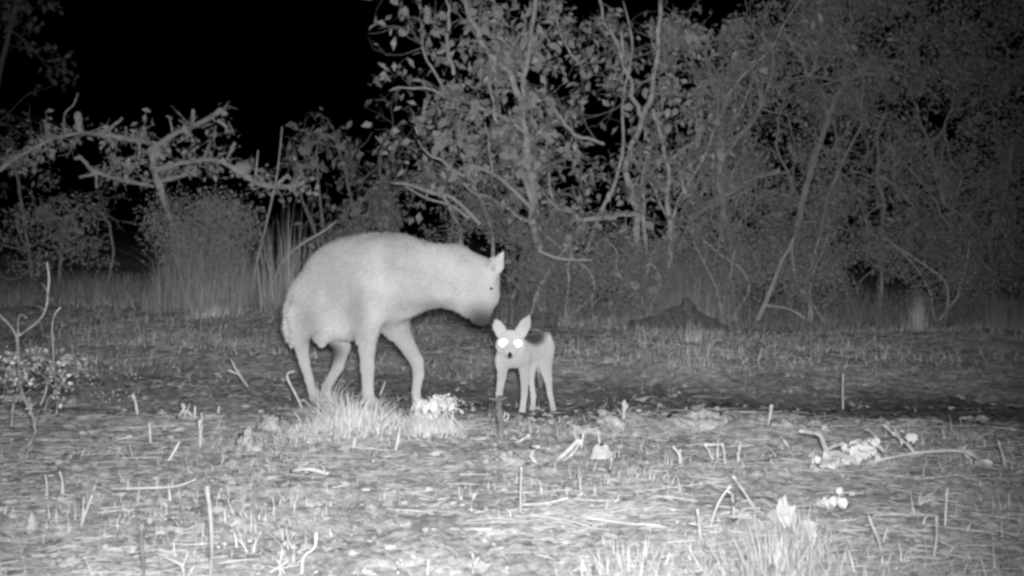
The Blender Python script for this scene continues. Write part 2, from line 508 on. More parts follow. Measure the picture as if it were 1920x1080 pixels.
# --- hyena
HY = 5.92
hyena_chains = [
    (.56, [(601, 549, 0, 52), (655, 539, 0, 91), (726, 522, 0, 84)]),
    (.62, [(762, 516, 0, 62), (850, 517, 0, 58), (880, 524, 0, 46)]),
    (.80, [(899, 524, -.01, 37), (909, 556, -.02, 27), (907, 578, -.03, 18), (906, 598, -.04, 12)]),
    (.80, [(866, 546, 0, 32), (893, 592, -.02, 12)]),
    (.40, [(920, 515, -.07, 14), (931, 498, -.09, 13), (944, 473, -.10, 3)]),
    (.40, [(912, 508, .07, 16), (926, 494, .08, 12), (938, 480, .085, 4)]),
    (.62, [(593, 565, -.06, 43), (575, 590, -.085, 35), (562, 632, -.10, 16.5), (571, 680, -.10, 10), (580, 712, -.10, 8.2), (588, 745, -.11, 8), (600, 757, -.14, 9)]),
    (.60, [(622, 604, .08, 33), (641, 650, .10, 16), (634, 688, .10, 10.5), (613, 724, .10, 9), (607, 748, .09, 8.5), (618, 756, .07, 9)]),
    (.60, [(716, 500, -.085, 48), (698, 560, -.10, 40), (689, 618, -.115, 22), (688, 655, -.12, 15.5), (689, 690, -.12, 13), (690, 735, -.12, 10.5), (693, 752, -.13, 11.5), (703, 757, -.15, 10.5)]),
    (.66, [(730, 585, .07, 36), (756, 634, .10, 17.5), (782, 678, .10, 12.5), (785, 702, .10, 10.5), (780, 735, .10, 8.2), (782, 752, .09, 9), (793, 757, .07, 9)]),
    (.66, [(620, 590, -.02, 41), (652, 594, -.02, 39)]),
    (.9, [(604, 634, -.02, 14), (603, 645, -.02, 7)]),
    (.9, [(560, 540, 0, 10), (545, 575, 0, 10), (541, 615, 0, 8), (547, 650, 0, 4)]),
]
HV, HF = body_mesh(hyena_chains, HY, .0085, .05)
hyena = empty('hyena', W(670, 757, HY), 'large pale hyena bending its head down to sniff the jackal', 'hyena')
hl = np.array(hyena.location)
marks_and_shade = [(W(903, 606, HY - .06) - hl, .02, .155, .14, (1, .6, 1)),      # dark muzzle
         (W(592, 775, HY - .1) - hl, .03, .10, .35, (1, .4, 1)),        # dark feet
         (W(622, 655, HY + .1) - hl, .035, .11, .25, (1, 1.3, 1)),       # shade between the hind legs, painted onto the far thigh
         (W(618, 512, HY - .1) - hl, .0, .30, .70, (.85, .4, 1)),  # form shading of the hindquarter, painted into the coat
         (W(574, 600, HY - .1) - hl, .0, .21, .66, (1.7, .4, .8)),  # haunch contour, painted shade
         (W(672, 590, HY - .1) - hl, .0, .22, .70, (2.4, .4, .8)),  # shade line behind the shoulder, painted in
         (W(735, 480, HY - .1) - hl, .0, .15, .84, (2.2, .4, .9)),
         (W(815, 572, HY - .05) - hl, .0, .15, .6, (.55, .4, 2.2)),  # painted shade under the neck
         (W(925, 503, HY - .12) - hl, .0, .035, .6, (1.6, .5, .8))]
M['hyena'] = coat_material('hyena_coat', .385, marks_and_shade, .16)
M['hyena_fur'] = coat_material('hyena_fur', .40, marks_and_shade, .2, island=.22)
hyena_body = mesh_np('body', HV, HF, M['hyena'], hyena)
bx = W(670, 540, HY)
def hy_comb(p):
    d = np.zeros_like(p); d[:, 0] = -1.0; d[:, 2] = -.55
    low = p[:, 2] < W(0, 640, HY)[2]; d[low] = (-.15, 0, -1)
    return d
def hy_len(p):
    return np.where(p[:, 2] < W(0, 640, HY)[2], .010, np.where(p[:, 0] > W(880, 0, HY)[0], .011, .026))
fv, ff = fur(HV, HF, 52000, hy_len, .0018, hy_comb)
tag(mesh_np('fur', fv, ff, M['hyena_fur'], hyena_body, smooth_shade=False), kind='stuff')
EYE_HYENA = W(921, 541, HY - .085)
# low mane along the neck and back
mp = []
for a, b in zip([(640, 452), (700, 442), (735, 441), (775, 446), (812, 460)], [(700, 442), (735, 441), (775, 446), (812, 460), (872, 466)]):
    t = rng.random(500)
    mp.append(np.stack([a[0] + (b[0] - a[0]) * t, a[1] + (b[1] - a[1]) * t], -1))
mp = np.concatenate(mp)
mb = np.array([W(p[0], p[1] + 6, HY + rng.normal(0, .025)) for p in mp])
mv, mf = blades(mb, rng.uniform(.02, .042, len(mb)), np.full(len(mb), .004), np.full(len(mb), pi) + rng.normal(0, .5, len(mb)), rng.uniform(.5, 1.3, len(mb)), rng.uniform(0, .4, len(mb)), 3)
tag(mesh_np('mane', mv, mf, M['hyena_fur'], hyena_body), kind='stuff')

# --- jackal
JACKAL = True
JY = 5.76
jackal_chains = [
    (.9, [(957, 641, -.13, 22), (957, 652, -.18, 16), (956, 660, -.24, 9.5), (956, 665, -.265, 6.5)]),
    (.9, [(943, 648, -.13, 13), (971, 648, -.13, 13)]),
    (1., [(960, 648, -.08, 25), (962, 662, -.01, 25)]),
    (.8, [(950, 668, .0, 17), (976, 668, .0, 16)]),
    (1., [(963, 660, .03, 25), (990, 657, .18, 22), (1013, 650, .30, 22)]),
    (.45, [(940, 623, -.10, 11), (934, 612, -.10, 9), (930, 600, -.10, 2.5)]),
    (.45, [(977, 622, -.10, 12), (985, 608, -.10, 9), (992, 593, -.10, 2.8)]),
    (.9, [(943, 678, .0, 12), (941, 705, .0, 8), (936, 738, .0, 5.8), (934, 764, -.01, 5), (934, 768, -.04, 6)]),
    (.9, [(981, 676, .03, 12), (984, 708, .03, 8), (983, 738, .03, 5.8), (980, 765, .02, 5), (979, 770, -.01, 6)]),
    (.9, [(1004, 664, .22, 15), (998, 692, .20, 6.5), (996, 716, .22, 4.8), (1000, 742, .24, 4.8), (999, 764, .21, 4.4), (998, 768, .18, 5.4)]),
    (.9, [(1020, 637, .30, 13), (1021, 655, .28, 16), (1021, 680, .24, 14), (1028, 712, .24, 7), (1031, 738, .27, 4.8), (1037, 765, .22, 4.5), (1038, 771, .19, 5.6)]),
    (.9, [(1018, 640, .40, 8), (1016, 670, .45, 9), (1014, 705, .44, 7), (1013, 725, .42, 3)]),
]
JV, JF = body_mesh(jackal_chains, JY, .0052, .022)
jackal = empty('jackal', W(985, 770, JY + .1), 'small jackal facing the camera with glowing eyes', 'jackal')
jl = np.array(jackal.location)
jspots = [(W(1003, 622, JY + .18) - jl, .055, .10, .14, (.85, .45, 1.1)),
          (W(1012, 715, JY + .43) - jl, .03, .08, .35, (1, 1, 1)),
          (W(956, 668, JY - .27) - jl, .012, .022, .55, (1, 1, 1))]
M['jackal'] = coat_material('jackal_coat', .40, jspots, .2, rough=.6)
M['jackal_fur'] = coat_material('jackal_fur', .42, jspots, .2, rough=.6, island=.2)
jackal_body = mesh_np('body', JV, JF, M['jackal'], jackal)
def jk_comb(p):
    d = np.zeros_like(p); d[:, 1] = .8; d[:, 2] = -.7; d[:, 0] = np.sign(p[:, 0] - W(958, 0, JY)[0]) * .3
    return d
def jk_len(p):
    return np.where(p[:, 2] < W(0, 688, JY)[2], .006, np.where(p[:, 1] < JY - .09, .008, .018))
fv, ff = fur(JV, JF, 26000, jk_len, .0014, jk_comb)
tag(mesh_np('fur', fv, ff, M['jackal_fur'], jackal_body, smooth_shade=False), kind='stuff')

def glow_eye_material():
    # tapetum: throws the lamp's light straight back; a mirror-like layer, no emission
    m = bpy.data.materials.new('tapetum'); m.use_nodes = True
    b = m.node_tree.nodes['Principled BSDF']
    b.inputs['Base Color'].default_value = (.95, .95, .95, 1); b.inputs['Metallic'].default_value = 1.0
    b.inputs['Roughness'].default_value = .58
    return m
M['eye'] = glow_eye_material()
M['hyena_eye'] = mat('dark_eye', .05, .08, 40)
M['nose'] = mat('wet_nose', .015, .03, 40)
def ball(name, c, r, m, parent, sq=(1, 1, 1), seg=14):
    th = np.linspace(0, pi, seg); ph = np.linspace(0, 2 * pi, seg * 2, endpoint=False)
    T, Pp = np.meshgrid(th, ph, indexing='ij')
    V = np.stack([np.sin(T) * np.cos(Pp), np.cos(T), np.sin(T) * np.sin(Pp)], -1).reshape(-1, 3) * r * np.array(sq) + c
    k = seg * 2
    i = np.arange(seg - 1)[:, None] * k; j = np.arange(k)[None]
    Fq = np.stack([i + j, i + (j + 1) % k, i + k + (j + 1) % k, i + k + j], -1).reshape(-1, 4)
    return mesh_np(name, V, Fq, m, parent)
for ex, ey, er in ((944, 644, 10.2), (971, 645, 9.2)):
    c = W(ex, ey, JY - .204)
    ball('eye', c, er / F_PX * JY, M['eye'], jackal, (1.10, .26, 1.0))
ball('eye', EYE_HYENA, .009, M['hyena_eye'], hyena, (1, .8, .8), 8)
ball('nose', W(956, 665.5, JY - .288), .0135, M['nose'], jackal, (.8, .6, 1.1), 8)

# ------------------------------------------------------------------ shrubs of the thicket
def px_path(pts, Y, wob=.05):
    out = []
    y = Y
    for i, p in enumerate(pts):
        yy = Y + (p[2] if len(p) > 2 else 0) + (rng.normal(0, wob) if i else 0)
        out.append(W(p[0], p[1], yy))
    return np.array(out)

def twig_tree(acc, tips, p, d, L, r, depth, spread=.7, grav=0.0):
    """recursive side branches; collects leaf positions in tips"""
    n = 4
    pts = [p]; dd = d / (np.linalg.norm(d) + 1e-9)
    for i in range(n):
        dd = dd + rng.normal(0, .22, 3) + np.array([0, 0, grav]); dd /= np.linalg.norm(dd)
        pts.append(pts[-1] + dd * L / n)
    R = np.linspace(r, r * .45, n + 1)
    add_tube(acc, pts, R, 4 if r < .008 else 5, 2)
    pts = np.array(pts)
    if depth <= 0:
        for i in range(1, n + 1): tips.append(pts[i])
        return
    for i in range(1, n + 1):
        if rng.random() < .85:
            nd = dd + rng.normal(0, spread, 3)
            twig_tree(acc, tips, pts[i], nd, L * rng.uniform(.45, .75), r * .55, depth - 1, spread, grav)
    tips.append(pts[-1])

def shrub(label, base_px, Y, stems, n_side, side_len, leaf_size, n_leaf, m_bark, m_leaf, m_twig, leaf_parts=0, cloud=(), auto=None, name='shrub', group=None, depth=2, grav=0.02, droop=.5, wid=1.0):
    root = empty(name, G(*base_px) if Y is None else W(base_px[0], base_px[1], Y), label, 'shrub', group)
    acc = Acc(); tips = []; branches = []
    stems = [(p, a * .72, c * .72) for p, a, c in stems]
    if auto:                                       # further thin stems springing from the foot
        x0, x1, ytop, k = auto
        for _ in range(k):
            x = rng.uniform(x0, x1); y = rng.uniform(470, 595); top = rng.uniform(ytop, 330); pts = []
            dx = rng.normal(0, 30); dz = rng.uniform(-.35, .5); x_ = x
            ns = rng.integers(4, 8)
            for q in range(ns):
                t = q / (ns - 1)
                pts.append((x_, y + (top - y) * t, dz)); dx = dx * .6 + rng.normal(0, 45); x_ += dx * .6
            stems.append((pts, rng.uniform(2.4, 4.5), 1.3))
    for pts, r0, r1 in stems:
        P = px_path(pts, Y)
        R = np.linspace(r0, r1, len(P)) / F_PX * Y
        P, R = catmull(P, R, 3)
        P[1:] += rng.normal(0, .011, (len(P) - 1, 3))
        a = Acc(); add_tube(a, P, R, 6, 3, .10)
        branches.append((a.build('branch', m_bark, root), P))
        Pc, Rc = P, R
        ns = int(n_side * len(Pc) / 9 + .5)
        for _ in range(ns):
            i = rng.integers(1, len(Pc))
            d = rng.normal(0, 1, 3) * np.array([1, .8, .7]) + np.array([0, -.1, .35])
            twig_tree(acc, tips, Pc[i], d, side_len * rng.uniform(.5, 1.2), min(Rc[i] * .6, .014), depth, .7, grav)
    if acc.n: tag(acc.build('twigs', m_twig, root), kind='stuff')
    tips = np.array(tips) if tips else np.zeros((0, 3))
    pos = []
    if len(tips) and n_leaf:
        k = rng.integers(0, len(tips), n_leaf)
        pos.append(tips[k] + rng.normal(0, .035, (n_leaf, 3)))
    for (cx, cy, dY, rx, ry, rz, n) in cloud:      # leaf clumps deeper in the crown, ragged
        c = W(cx, cy, Y + dY); s = (Y + dY) / F_PX
        sub = rng.normal(0, .55, (max(6, n // 75), 3)) * np.array([rx * s, rz, ry * s]) + c
        q = sub[rng.integers(0, len(sub), n)] + rng.normal(0, .07, (n, 3))
        pos.append(q)
    if pos:
        pos = np.concatenate(pos)
        pos = pos[pos[:, 2] > .03]
        if leaf_parts:
            near = np.argsort(pos[:, 1])[:leaf_parts * 3]
            pick = rng.choice(near, leaf_parts, replace=False)
            msk = np.ones(len(pos), bool); msk[pick] = False
            proto = None
            for q in pos[pick]:
                if proto is None:
                    me = mesh_np('leaf', LEAF * np.array([1, wid, 1]), LEAF_T, m_leaf, None)
                    proto = me; o = me
                else:
                    o = proto.copy(); COL.objects.link(o)
                o.parent = min(branches, key=lambda bp: float(np.min(((bp[1] - q) ** 2).sum(1))))[0]; o.location = tuple(q - np.array(root.location))
                o.rotation_euler = (rng.normal(0, 1), rng.normal(.5, .6), rng.uniform(0, 6.28))
                s = leaf_size * rng.uniform(.8, 1.25); o.scale = (s, s, s)
            pos = pos[msk]
        V, Fc = leaves(pos, leaf_size * rng.uniform(.6, 1.25, len(pos)), droop, True, wid)
        tag(mesh_np('foliage', V, Fc, m_leaf, root, False), kind='stuff')
    return root

TG = 'shrubs of the thicket'
shrub('broad leaved shrub at the left edge of the thicket, leaves hanging against the black sky', (1015, 585), 10.0, [
    ([(1015, 585), (1010, 480), (1000, 390), (992, 320), (985, 250), (980, 180), (992, 90), (1003, -20)], 13, 5),
    ([(1000, 385), (970, 290), (940, 240), (925, 200), (915, 150)], 7, 3),
    ([(985, 215), (955, 140), (910, 90), (885, 40), (868, -15)], 9, 5),
    ([(945, 115), (965, 80), (985, 55)], 4, 2),
    ([(850, 140), (838, 90), (842, 30), (835, -10)], 5, 3),
    ([(1000, 395), (930, 330), (880, 315), (860, 318)], 5, 2),
    ([(925, 330), (918, 270), (905, 225)], 4, 2),
    ([(985, 250), (900, 200), (830, 180), (790, 165), (730, 170)], 6, 2),
    ([(840, 180), (800, 110), (785, 40)], 4, 2),
    ([(870, 330), (810, 290), (780, 262)], 4, 2)],
    4.8, .44, .105, 1350, M['bark'], M['leaf'], M['bark_dim'], 200,
    [(880, 60, .2, 90, 60, .3, 150), (830, 170, .1, 40, 30, .2, 50), (860, 250, .1, 70, 50, .3, 150), (950, 150, .3, 80, 60, .3, 170), (712, 150, 0, 8, 16, .05, 9),
     (1000, 300, .5, 60, 50, .3, 100)], auto=(900, 1080, -20, 3), group=TG)
shrub('pale stemmed shrub with a low looping branch in the middle of the thicket', (1190, 590), 10.2, [
    ([(1190, 590), (1192, 500), (1195, 400), (1180, 340), (1178, 290), (1205, 225), (1222, 150), (1235, 60), (1242, -20)], 10, 5),
    ([(1015, 380), (1060, 395), (1100, 413), (1135, 408), (1170, 400), (1195, 402)], 5, 7),
    ([(1205, 225), (1190, 190), (1180, 150), (1160, 90), (1135, 40), (1120, -20)], 6, 3),
    ([(1025, 190), (1060, 235), (1090, 258), (1130, 270)], 5, 4),
    ([(1215, 590), (1208, 460), (1205, 350), (1212, 300)], 6, 4),
    ([(1250, 590), (1255, 420), (1253, 350), (1250, 310), (1240, 250), (1222, 205)], 8, 4),
    ([(1250, 305), (1275, 285), (1300, 262), (1308, 225)], 5, 3),
    ([(1300, 385), (1278, 345), (1290, 310), (1320, 288)], 6, 3),
    ([(1165, 60), (1172, 120), (1150, 150), (1120, 160)], 4, 2),
    ([(1040, 20), (1060, 90), (1100, 140)], 4, 2)],
    4, .42, .095, 800, M['bark'], M['leaf'], M['bark_dim'], 95,
    [(1120, 100, .5, 90, 90, .3, 190), (1100, 330, .5, 80, 60, .3, 60), (1290, 130, .6, 80, 110, .4, 900), (1300, 330, .6, 60, 50, .3, 250),
     (1240, 60, .6, 90, 60, .4, 350)], auto=(1080, 1330, -20, 4), group=TG)
shrub('shrub with a thick broken branch stub pointing right, at the centre of the thicket', (1365, 600), 10.1, [
    ([(1365, 600), (1372, 500), (1362, 420), (1352, 340), (1350, 260), (1345, 190), (1325, 120), (1330, 60)], 13, 3),
    ([(1310, 400), (1345, 375), (1385, 352), (1420, 335), (1462, 320)], 6, 7),
    ([(1360, 395), (1325, 385), (1300, 420), (1320, 440)], 6, 4),
    ([(1410, 230), (1430, 190), (1428, 150)], 5, 3),
    ([(1352, 300), (1400, 240), (1430, 190), (1450, 120), (1430, 60)], 7, 4),
    ([(1470, 60), (1500, 110), (1520, 140), (1535, 80), (1535, 15)], 5, 3),
    ([(1380, 420), (1405, 400), (1430, 365)], 4, 3),
    ([(1430, 585), (1452, 530), (1470, 480), (1490, 455)], 6, 5)],
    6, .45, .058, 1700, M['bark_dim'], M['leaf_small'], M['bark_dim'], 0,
    [(1400, 120, .6, 110, 110, .4, 1900), (1400, 300, .5, 90, 60, .4, 900), (1350, 460, .3, 130, 50, .3, 1500), (1500, 60, .5, 90, 70, .4, 1300),
     (1230, 480, .4, 130, 50, .3, 1300), (1380, 520, .1, 110, 40, .3, 900)], auto=(1300, 1520, 60, 5), group=TG)
shrub('leafy shrub with an arched limb ending in a pale leaf clump on the right', (1530, 600), 10.3, [
    ([(1480, 600), (1500, 420), (1520, 320), (1540, 250), (1560, 200), (1590, 152), (1625, 125), (1648, 132)], 10, 6),
    ([(1650, 600), (1655, 420), (1648, 330), (1645, 250), (1660, 210)], 6, 3),
    ([(1648, 330), (1690, 360), (1720, 400)], 5, 3),
    ([(1630, 240), (1610, 200), (1605, 170)], 4, 2),
    ([(1545, 130), (1590, 70), (1598, 30)], 4, 3)],
    8, .5, .055, 2000, M['bark_dim'], M['leaf_falloff'], M['bark_dim'], 0,  # bark and leaves dimmed by colour to stand in for lamp falloff
    [(1600, 10, .4, 110, 40, .4, 1000), (1590, 60, .4, 110, 70, .4, 1700), (1600, 190, .5, 90, 60, .4, 1000), (1560, 380, .4, 90, 90, .4, 1700), (1500, 430, .3, 70, 60, .3, 900),
     (1650, 145, -.1, 20, 22, .06, 130), (1720, 110, .4, 80, 90, .4, 1300)], auto=(1500, 1740, 120, 3), group=TG)
shrub('dense dark shrub closing the right edge of the picture', (1800, 610), 10.4, [
    ([(1800, 610), (1805, 500), (1785, 420), (1800, 330), (1770, 250), (1790, 180)], 7, 2),
    ([(1865, 610), (1860, 510), (1855, 450), (1880, 380), (1900, 260)], 7, 4),
    ([(1790, 380), (1750, 300), (1720, 200)], 5, 3)],
    9, .5, .055, 2100, M['bark_dim'], M['leaf_falloff'], M['bark_dim'], 0,  # same painted falloff in bark and leaf colour
    [(1885, 40, .4, 90, 70, .4, 1300), (1780, 130, .4, 90, 70, .4, 1100), (1700, 20, .4, 90, 50, .4, 900), (1900, 180, .4, 60, 70, .4, 900), (1830, 90, .4, 120, 110, .4, 2100), (1760, 300, .4, 80, 80, .4, 900), (1870, 300, .3, 90, 110, .4, 2000), (1760, 450, .2, 100, 60, .3, 1300),
     (1880, 480, .2, 70, 70, .3, 1200)], auto=(1700, 1930, 120, 3), group=TG)
shrub('low leafy undergrowth bush filling the gap behind the hyena', (900, 560), 10.3, [
    ([(880, 560), (860, 430), (830, 370), (790, 350), (745, 345)], 6, 4),
    ([(930, 560), (925, 450), (905, 380), (880, 330)], 6, 3),
    ([(960, 560), (1010, 480), (1060, 420)], 5, 3)],
    6, .35, .045, 800, M['bark'], M['leaf_small'], M['bark_dim'], 0,
    [(930, 410, 0, 90, 40, .3, 1500), (1010, 450, -.1, 80, 50, .3, 1500), (900, 360, .1, 70, 30, .2, 500), (1050, 510, -.3, 90, 40, .3, 1300),
     (1130, 530, -.3, 70, 40, .3, 700)], group=TG)
for lab, x0, x1, yb, k in [('soft leafy undergrowth under the broad leaved shrub, right of the hyena head', 960, 1140, 500, 2100), ('fine leaved undergrowth mass beneath the low looping branch', 1120, 1290, 495, 2400),
                           ('fine leaved undergrowth mass below the broken branch stub', 1270, 1450, 480, 2600), ('round undergrowth bush under the arched limb', 1440, 1620, 470, 2500), ('undergrowth bush at the far right of the thicket foot', 1620, 1900, 480, 3200)]:
    xm = (x0 + x1) / 2; w = (x1 - x0) / 2
    shrub(lab, (xm, 600), 9.75, [([(xm + rng.normal(0, 20), 602), (xm + rng.normal(0, 30), 530), (xm + rng.normal(0, 50), 450)], 4, 1.5) for _ in range(3)],
        6, .3, .036, 500, M['bark'], M['leaf_small'], M['bark_dim'], 0,
        [(xm - w * .5, yb, 0, w * .55, 45, .22, k // 3), (xm + w * .45, yb + 15, .1, w * .55, 40, .22, k // 3), (xm, yb + 45, -.1, w * .8, 30, .2, k // 3)], group='undergrowth bushes at the foot of the thicket')
shrub('far dim shrub in the dark gap left of the thicket', (690, 560), 12.2, [
    ([(690, 560), (700, 440), (715, 340), (712, 290), (728, 255), (752, 228)], 5, 2),
    ([(690, 470), (660, 380), (640, 300), (625, 250)], 5, 2),
    ([(700, 400), (760, 350), (800, 330)], 4, 2)],
    6, .4, .10, 220, M['bark_dim'], M['leaf_far'], M['bark_dim'], 26,
    [(690, 390, 0, 45, 40, .3, 420), (650, 300, 0, 50, 40, .3, 60), (700, 440, -.2, 60, 30, .3, 420)], group='dim shrubs in the dark on the left')
shrub('dim twiggy shrub with broad leaves behind the tall grass stems', (600, 560), 11.8, [
    ([(600, 560), (605, 430), (595, 330), (600, 270)], 5, 2),
    ([(600, 470), (570, 380), (555, 310)], 4, 2)],
    5, .38, .115, 90, M['bark_dim'], M['leaf_far'], M['bark_dim'], 22,
    [(600, 290, 0, 35, 35, .3, 26), (620, 440, 0, 50, 40, .3, 160)], group='dim shrubs in the dark on the left')
shrub('soft pale rounded brush under the fallen dead tree', (390, 560), 9.9, [
    ([(390, 570), (380, 480), (350, 400)], 4, 1.5), ([(400, 570), (410, 470), (430, 390)], 4, 1.5), ([(385, 570), (360, 500), (325, 430)], 3, 1.5)],
    5, .25, .036, 600, M['bark_dim'], M['leaf_small'], M['bark_dim'], 0,
    [(345, 420, -.1, 55, 55, .18, 1500), (410, 400, -.1, 55, 45, .18, 1500), (390, 470, -.15, 80, 45, .2, 2000), (450, 440, 0, 45, 40, .2, 700), (380, 520, -.2, 90, 25, .2, 900)], name='shrub')
shrub('dark bush at the left edge behind the fallen tree', (60, 540), 11.5, [
    ([(60, 540), (50, 430), (30, 340), (10, 280)], 5, 3),
    ([(110, 540), (120, 430), (150, 380)], 5, 3),
    ([(200, 540), (210, 440), (190, 400)], 4, 2)],
    7, .4, .05, 500, M['bark_dim'], M['leaf_far'], M['bark_dim'], 0,
    [(60, 400, 0, 80, 50, .4, 500), (180, 440, 0, 90, 40, .4, 500), (80, 480, -.3, 130, 30, .3, 700)], group='dim shrubs in the dark on the left')
shrub('barely lit treetop in the top left corner', (20, 120), 19.0, [
    ([(-40, 480), (-20, 250), (10, 90), (30, 10)], 10, 4)],
    8, .9, .14, 420, M['bark_dim'], M['leaf_far'], M['bark_dim'], 0, [(30, 20, 0, 60, 30, .6, 160)], name='tree')
bpy.data.objects['tree']['category'] = 'tree'

# ------------------------------------------------------------------ fallen dead tree on the left
DY = 10.2
dead = empty('fallen_dead_tree', G(290, 560), 'bleached fallen dead tree with broken limbs on the left', 'dead tree')
def limb(pts, r0, r1, name='limb', rough=.2, knob=True):
    P = px_path(pts, DY, .06); R = np.linspace(r0, r1, len(P)) / F_PX * DY
    R = R * rng.uniform(.7, 1.25, len(R)) * .52
    a = Acc(); add_tube(a, P, R, 8, 6, rough)
    return a.build(name, M['dead'], dead, True)
limb([(352, 575), (338, 480), (315, 400), (298, 345), (286, 305), (292, 268)], 11, 12, 'trunk')
for pts, r0, r1 in [
    ([(-10, 325), (20, 302), (60, 280), (105, 258), (150, 250), (200, 253), (250, 262), (290, 268)], 8, 9),
    ([(280, 285), (315, 258), (350, 242), (385, 226), (415, 206)], 13, 9),
    ([(408, 225), (424, 238), (424, 250)], 7, 4), ([(362, 240), (362, 206)], 6, 6), ([(325, 258), (318, 222), (312, 218)], 4, 3),
    ([(150, 250), (146, 216)], 9, 11), ([(90, 264), (90, 234)], 7, 8), ([(122, 255), (121, 215), (138, 196), (146, 175)], 4, 3),
    ([(195, 252), (212, 236), (229, 222)], 6, 4), ([(236, 260), (236, 238)], 5, 5), ([(262, 262), (260, 300)], 6, 4),
    ([(146, 292), (160, 304), (175, 320), (215, 334), (250, 342), (288, 350)], 6, 7), ([(150, 332), (178, 326)], 5, 6), ([(180, 322), (181, 352)], 5, 5),
    ([(236, 336), (242, 296)], 9, 6), ([(200, 330), (218, 308)], 5, 4),
    ([(290, 320), (340, 306), (400, 300), (440, 316), (480, 342), (530, 350), (570, 342)], 9, 7),
    ([(300, 340), (340, 330), (370, 318)], 6, 5), ([(425, 300), (440, 268)], 5, 6), ([(478, 344), (484, 282)], 5, 3), ([(520, 345), (540, 328)], 7, 7)]:
    limb(pts, r0, r1)
for c, r in [((290, 290), 20), ((455, 316), 26), ((240, 312), 13), ((146, 214), 10), ((420, 212), 9)]:
    th = rng.normal(0, 1, (60, 3)); th /= np.linalg.norm(th, axis=1)[:, None]
    ball('knot', W(c[0], c[1], DY), r * .6 / F_PX * DY, M['dead'], dead, (1, .7, .8), 9)
for o in [o for o in dead.children if o.name.startswith('knot')]:
    co = np.empty(len(o.data.vertices) * 3, np.float32); o.data.vertices.foreach_get('co', co); co = co.reshape(-1, 3)
    ce = co.mean(0); co = ce + (co - ce) * (1 + rng.normal(0, .2, (len(co), 1))); o.data.vertices.foreach_set('co', co.astype(np.float32).ravel()); o.data.update()

acc = Acc(); tips = []
for _ in range(150):
    t = [(60, 285), (105, 262), (150, 252), (240, 262), (290, 290), (350, 242), (400, 222), (200, 332), (250, 340), (340, 310), (400, 302), (455, 318), (500, 345), (550, 346), (30, 300), (288, 330), (230, 310)][rng.integers(17)]
    p = W(t[0] + rng.normal(0, 14), t[1] + rng.normal(0, 6), DY + rng.normal(0, .05))
    twig_tree(acc, tips, p, rng.normal(0, 1, 3) * np.array([1, .6, .9]), rng.uniform(.06, .2), .006, 1, .8, 0)
tag(acc.build('twigs', M['dead'], dead), kind='stuff')
tips = np.array(tips); k = rng.integers(0, len(tips), 620)
V, Fc = leaves(tips[k] + rng.normal(0, .04, (620, 3)), rng.uniform(.03, .09, 620), .5, True, 1.2)
tag(mesh_np('foliage', V, Fc, M['leaf'], dead, False), kind='stuff')

def simple_branch(label, pts, r0, r1, Y, m, group=None, name='dead_branch', cat='branch', extra=()):
    P = px_path(pts, Y, .03); root = None
    a = Acc(); add_tube(a, P, np.linspace(r0, r1, len(P)) / F_PX * Y, 7, 4, .08)
    for e, q0, q1 in extra:
        add_tube(a, px_path(e, Y, .03), np.linspace(q0, q1, len(e)) / F_PX * Y, 6, 4, .08)
    return tag(a.build(name, m, None, True, origin=P[0]), label, cat, group)
simple_branch('thin upright bare pole rising beside the fallen tree', [(474, 560), (480, 500), (497, 430), (515, 350), (523, 300), (529, 238)], 2.2, 1.2, 10.0, M['bark'])
simple_branch('pale leaning branch behind the hyena rump', [(500, 560), (530, 492), (560, 462), (585, 446), (606, 434), (630, 416)], 4, 1.6, 10.0, M['bark'])
simple_branch('pale double limb jutting left out of the undergrowth above the hyena', [(900, 420), (850, 372), (810, 362), (770, 347), (735, 343)], 4, 2, 10.1, M['bark'], extra=[([(880, 410), (845, 385), (800, 372), (760, 350)], 3, 1.6)])
simple_branch('pale leaning stick at the foot of the thicket near the right', [(1420, 600), (1445, 545), (1465, 490), (1482, 462), (1490, 440)], 4.5, 2, 9.6, M['dead'], extra=[([(1432, 572), (1480, 580), (1510, 598)], 3, 2)])
simple_branch('low pale twig lying left of the dark mound', [(1010, 470), (1050, 485), (1110, 488)], 3, 2, 9.6, M['bark'])

# dark mound under the thicket
def rugged(V, am=.03):
    o = np.zeros_like(V)
    for q in range(14):
        k = rng.normal(0, 1, 3); k *= 6 * 1.25 ** q / np.linalg.norm(k)
        o += am / 1.2 ** q * np.sin(V @ k + rng.uniform(0, 6))[:, None] * rng.normal(0, .6, 3)
    return V + o
mc = [(.8, [(1190, 606, .1, 12), (1240, 600, .1, 18), (1288, 594, 0, 24), (1335, 610, 0, 14)]), (.9, [(1288, 585, 0, 20), (1289, 558, 0, 8)])]
mv_, mf_ = body_mesh(mc, 9.0, .02, .05)
mv_ = rugged(mv_)
tag(mesh_np('earth_mound', mv_, mf_, M['dark_soil'], None, True, W(1285, 615, 9.0)), 'dark pointed earth mound at the foot of the thicket', 'mound')
mc2 = [(.8, [(985, 604, .3, 10), (1015, 597, .3, 15), (1040, 604, .3, 10)])]
mv_, mf_ = body_mesh(mc2, 8.6, .02, .05)
tag(mesh_np('earth_mound', rugged(mv_), mf_, M['dark_soil'], None, True, W(1000, 610, 8.9)), 'low dark hump of earth behind the jackal', 'mound')

# ------------------------------------------------------------------ grasses and litter (uncountable)
def ground_pts(n, fx, fy):
    """n random ground points, fx/fy return x (in image px) and distance"""
    Y = fy(n); px = fx(n)
    X = (px - 960) / F_PX * Y
    return np.stack([X, Y, height(X, Y)], -1)

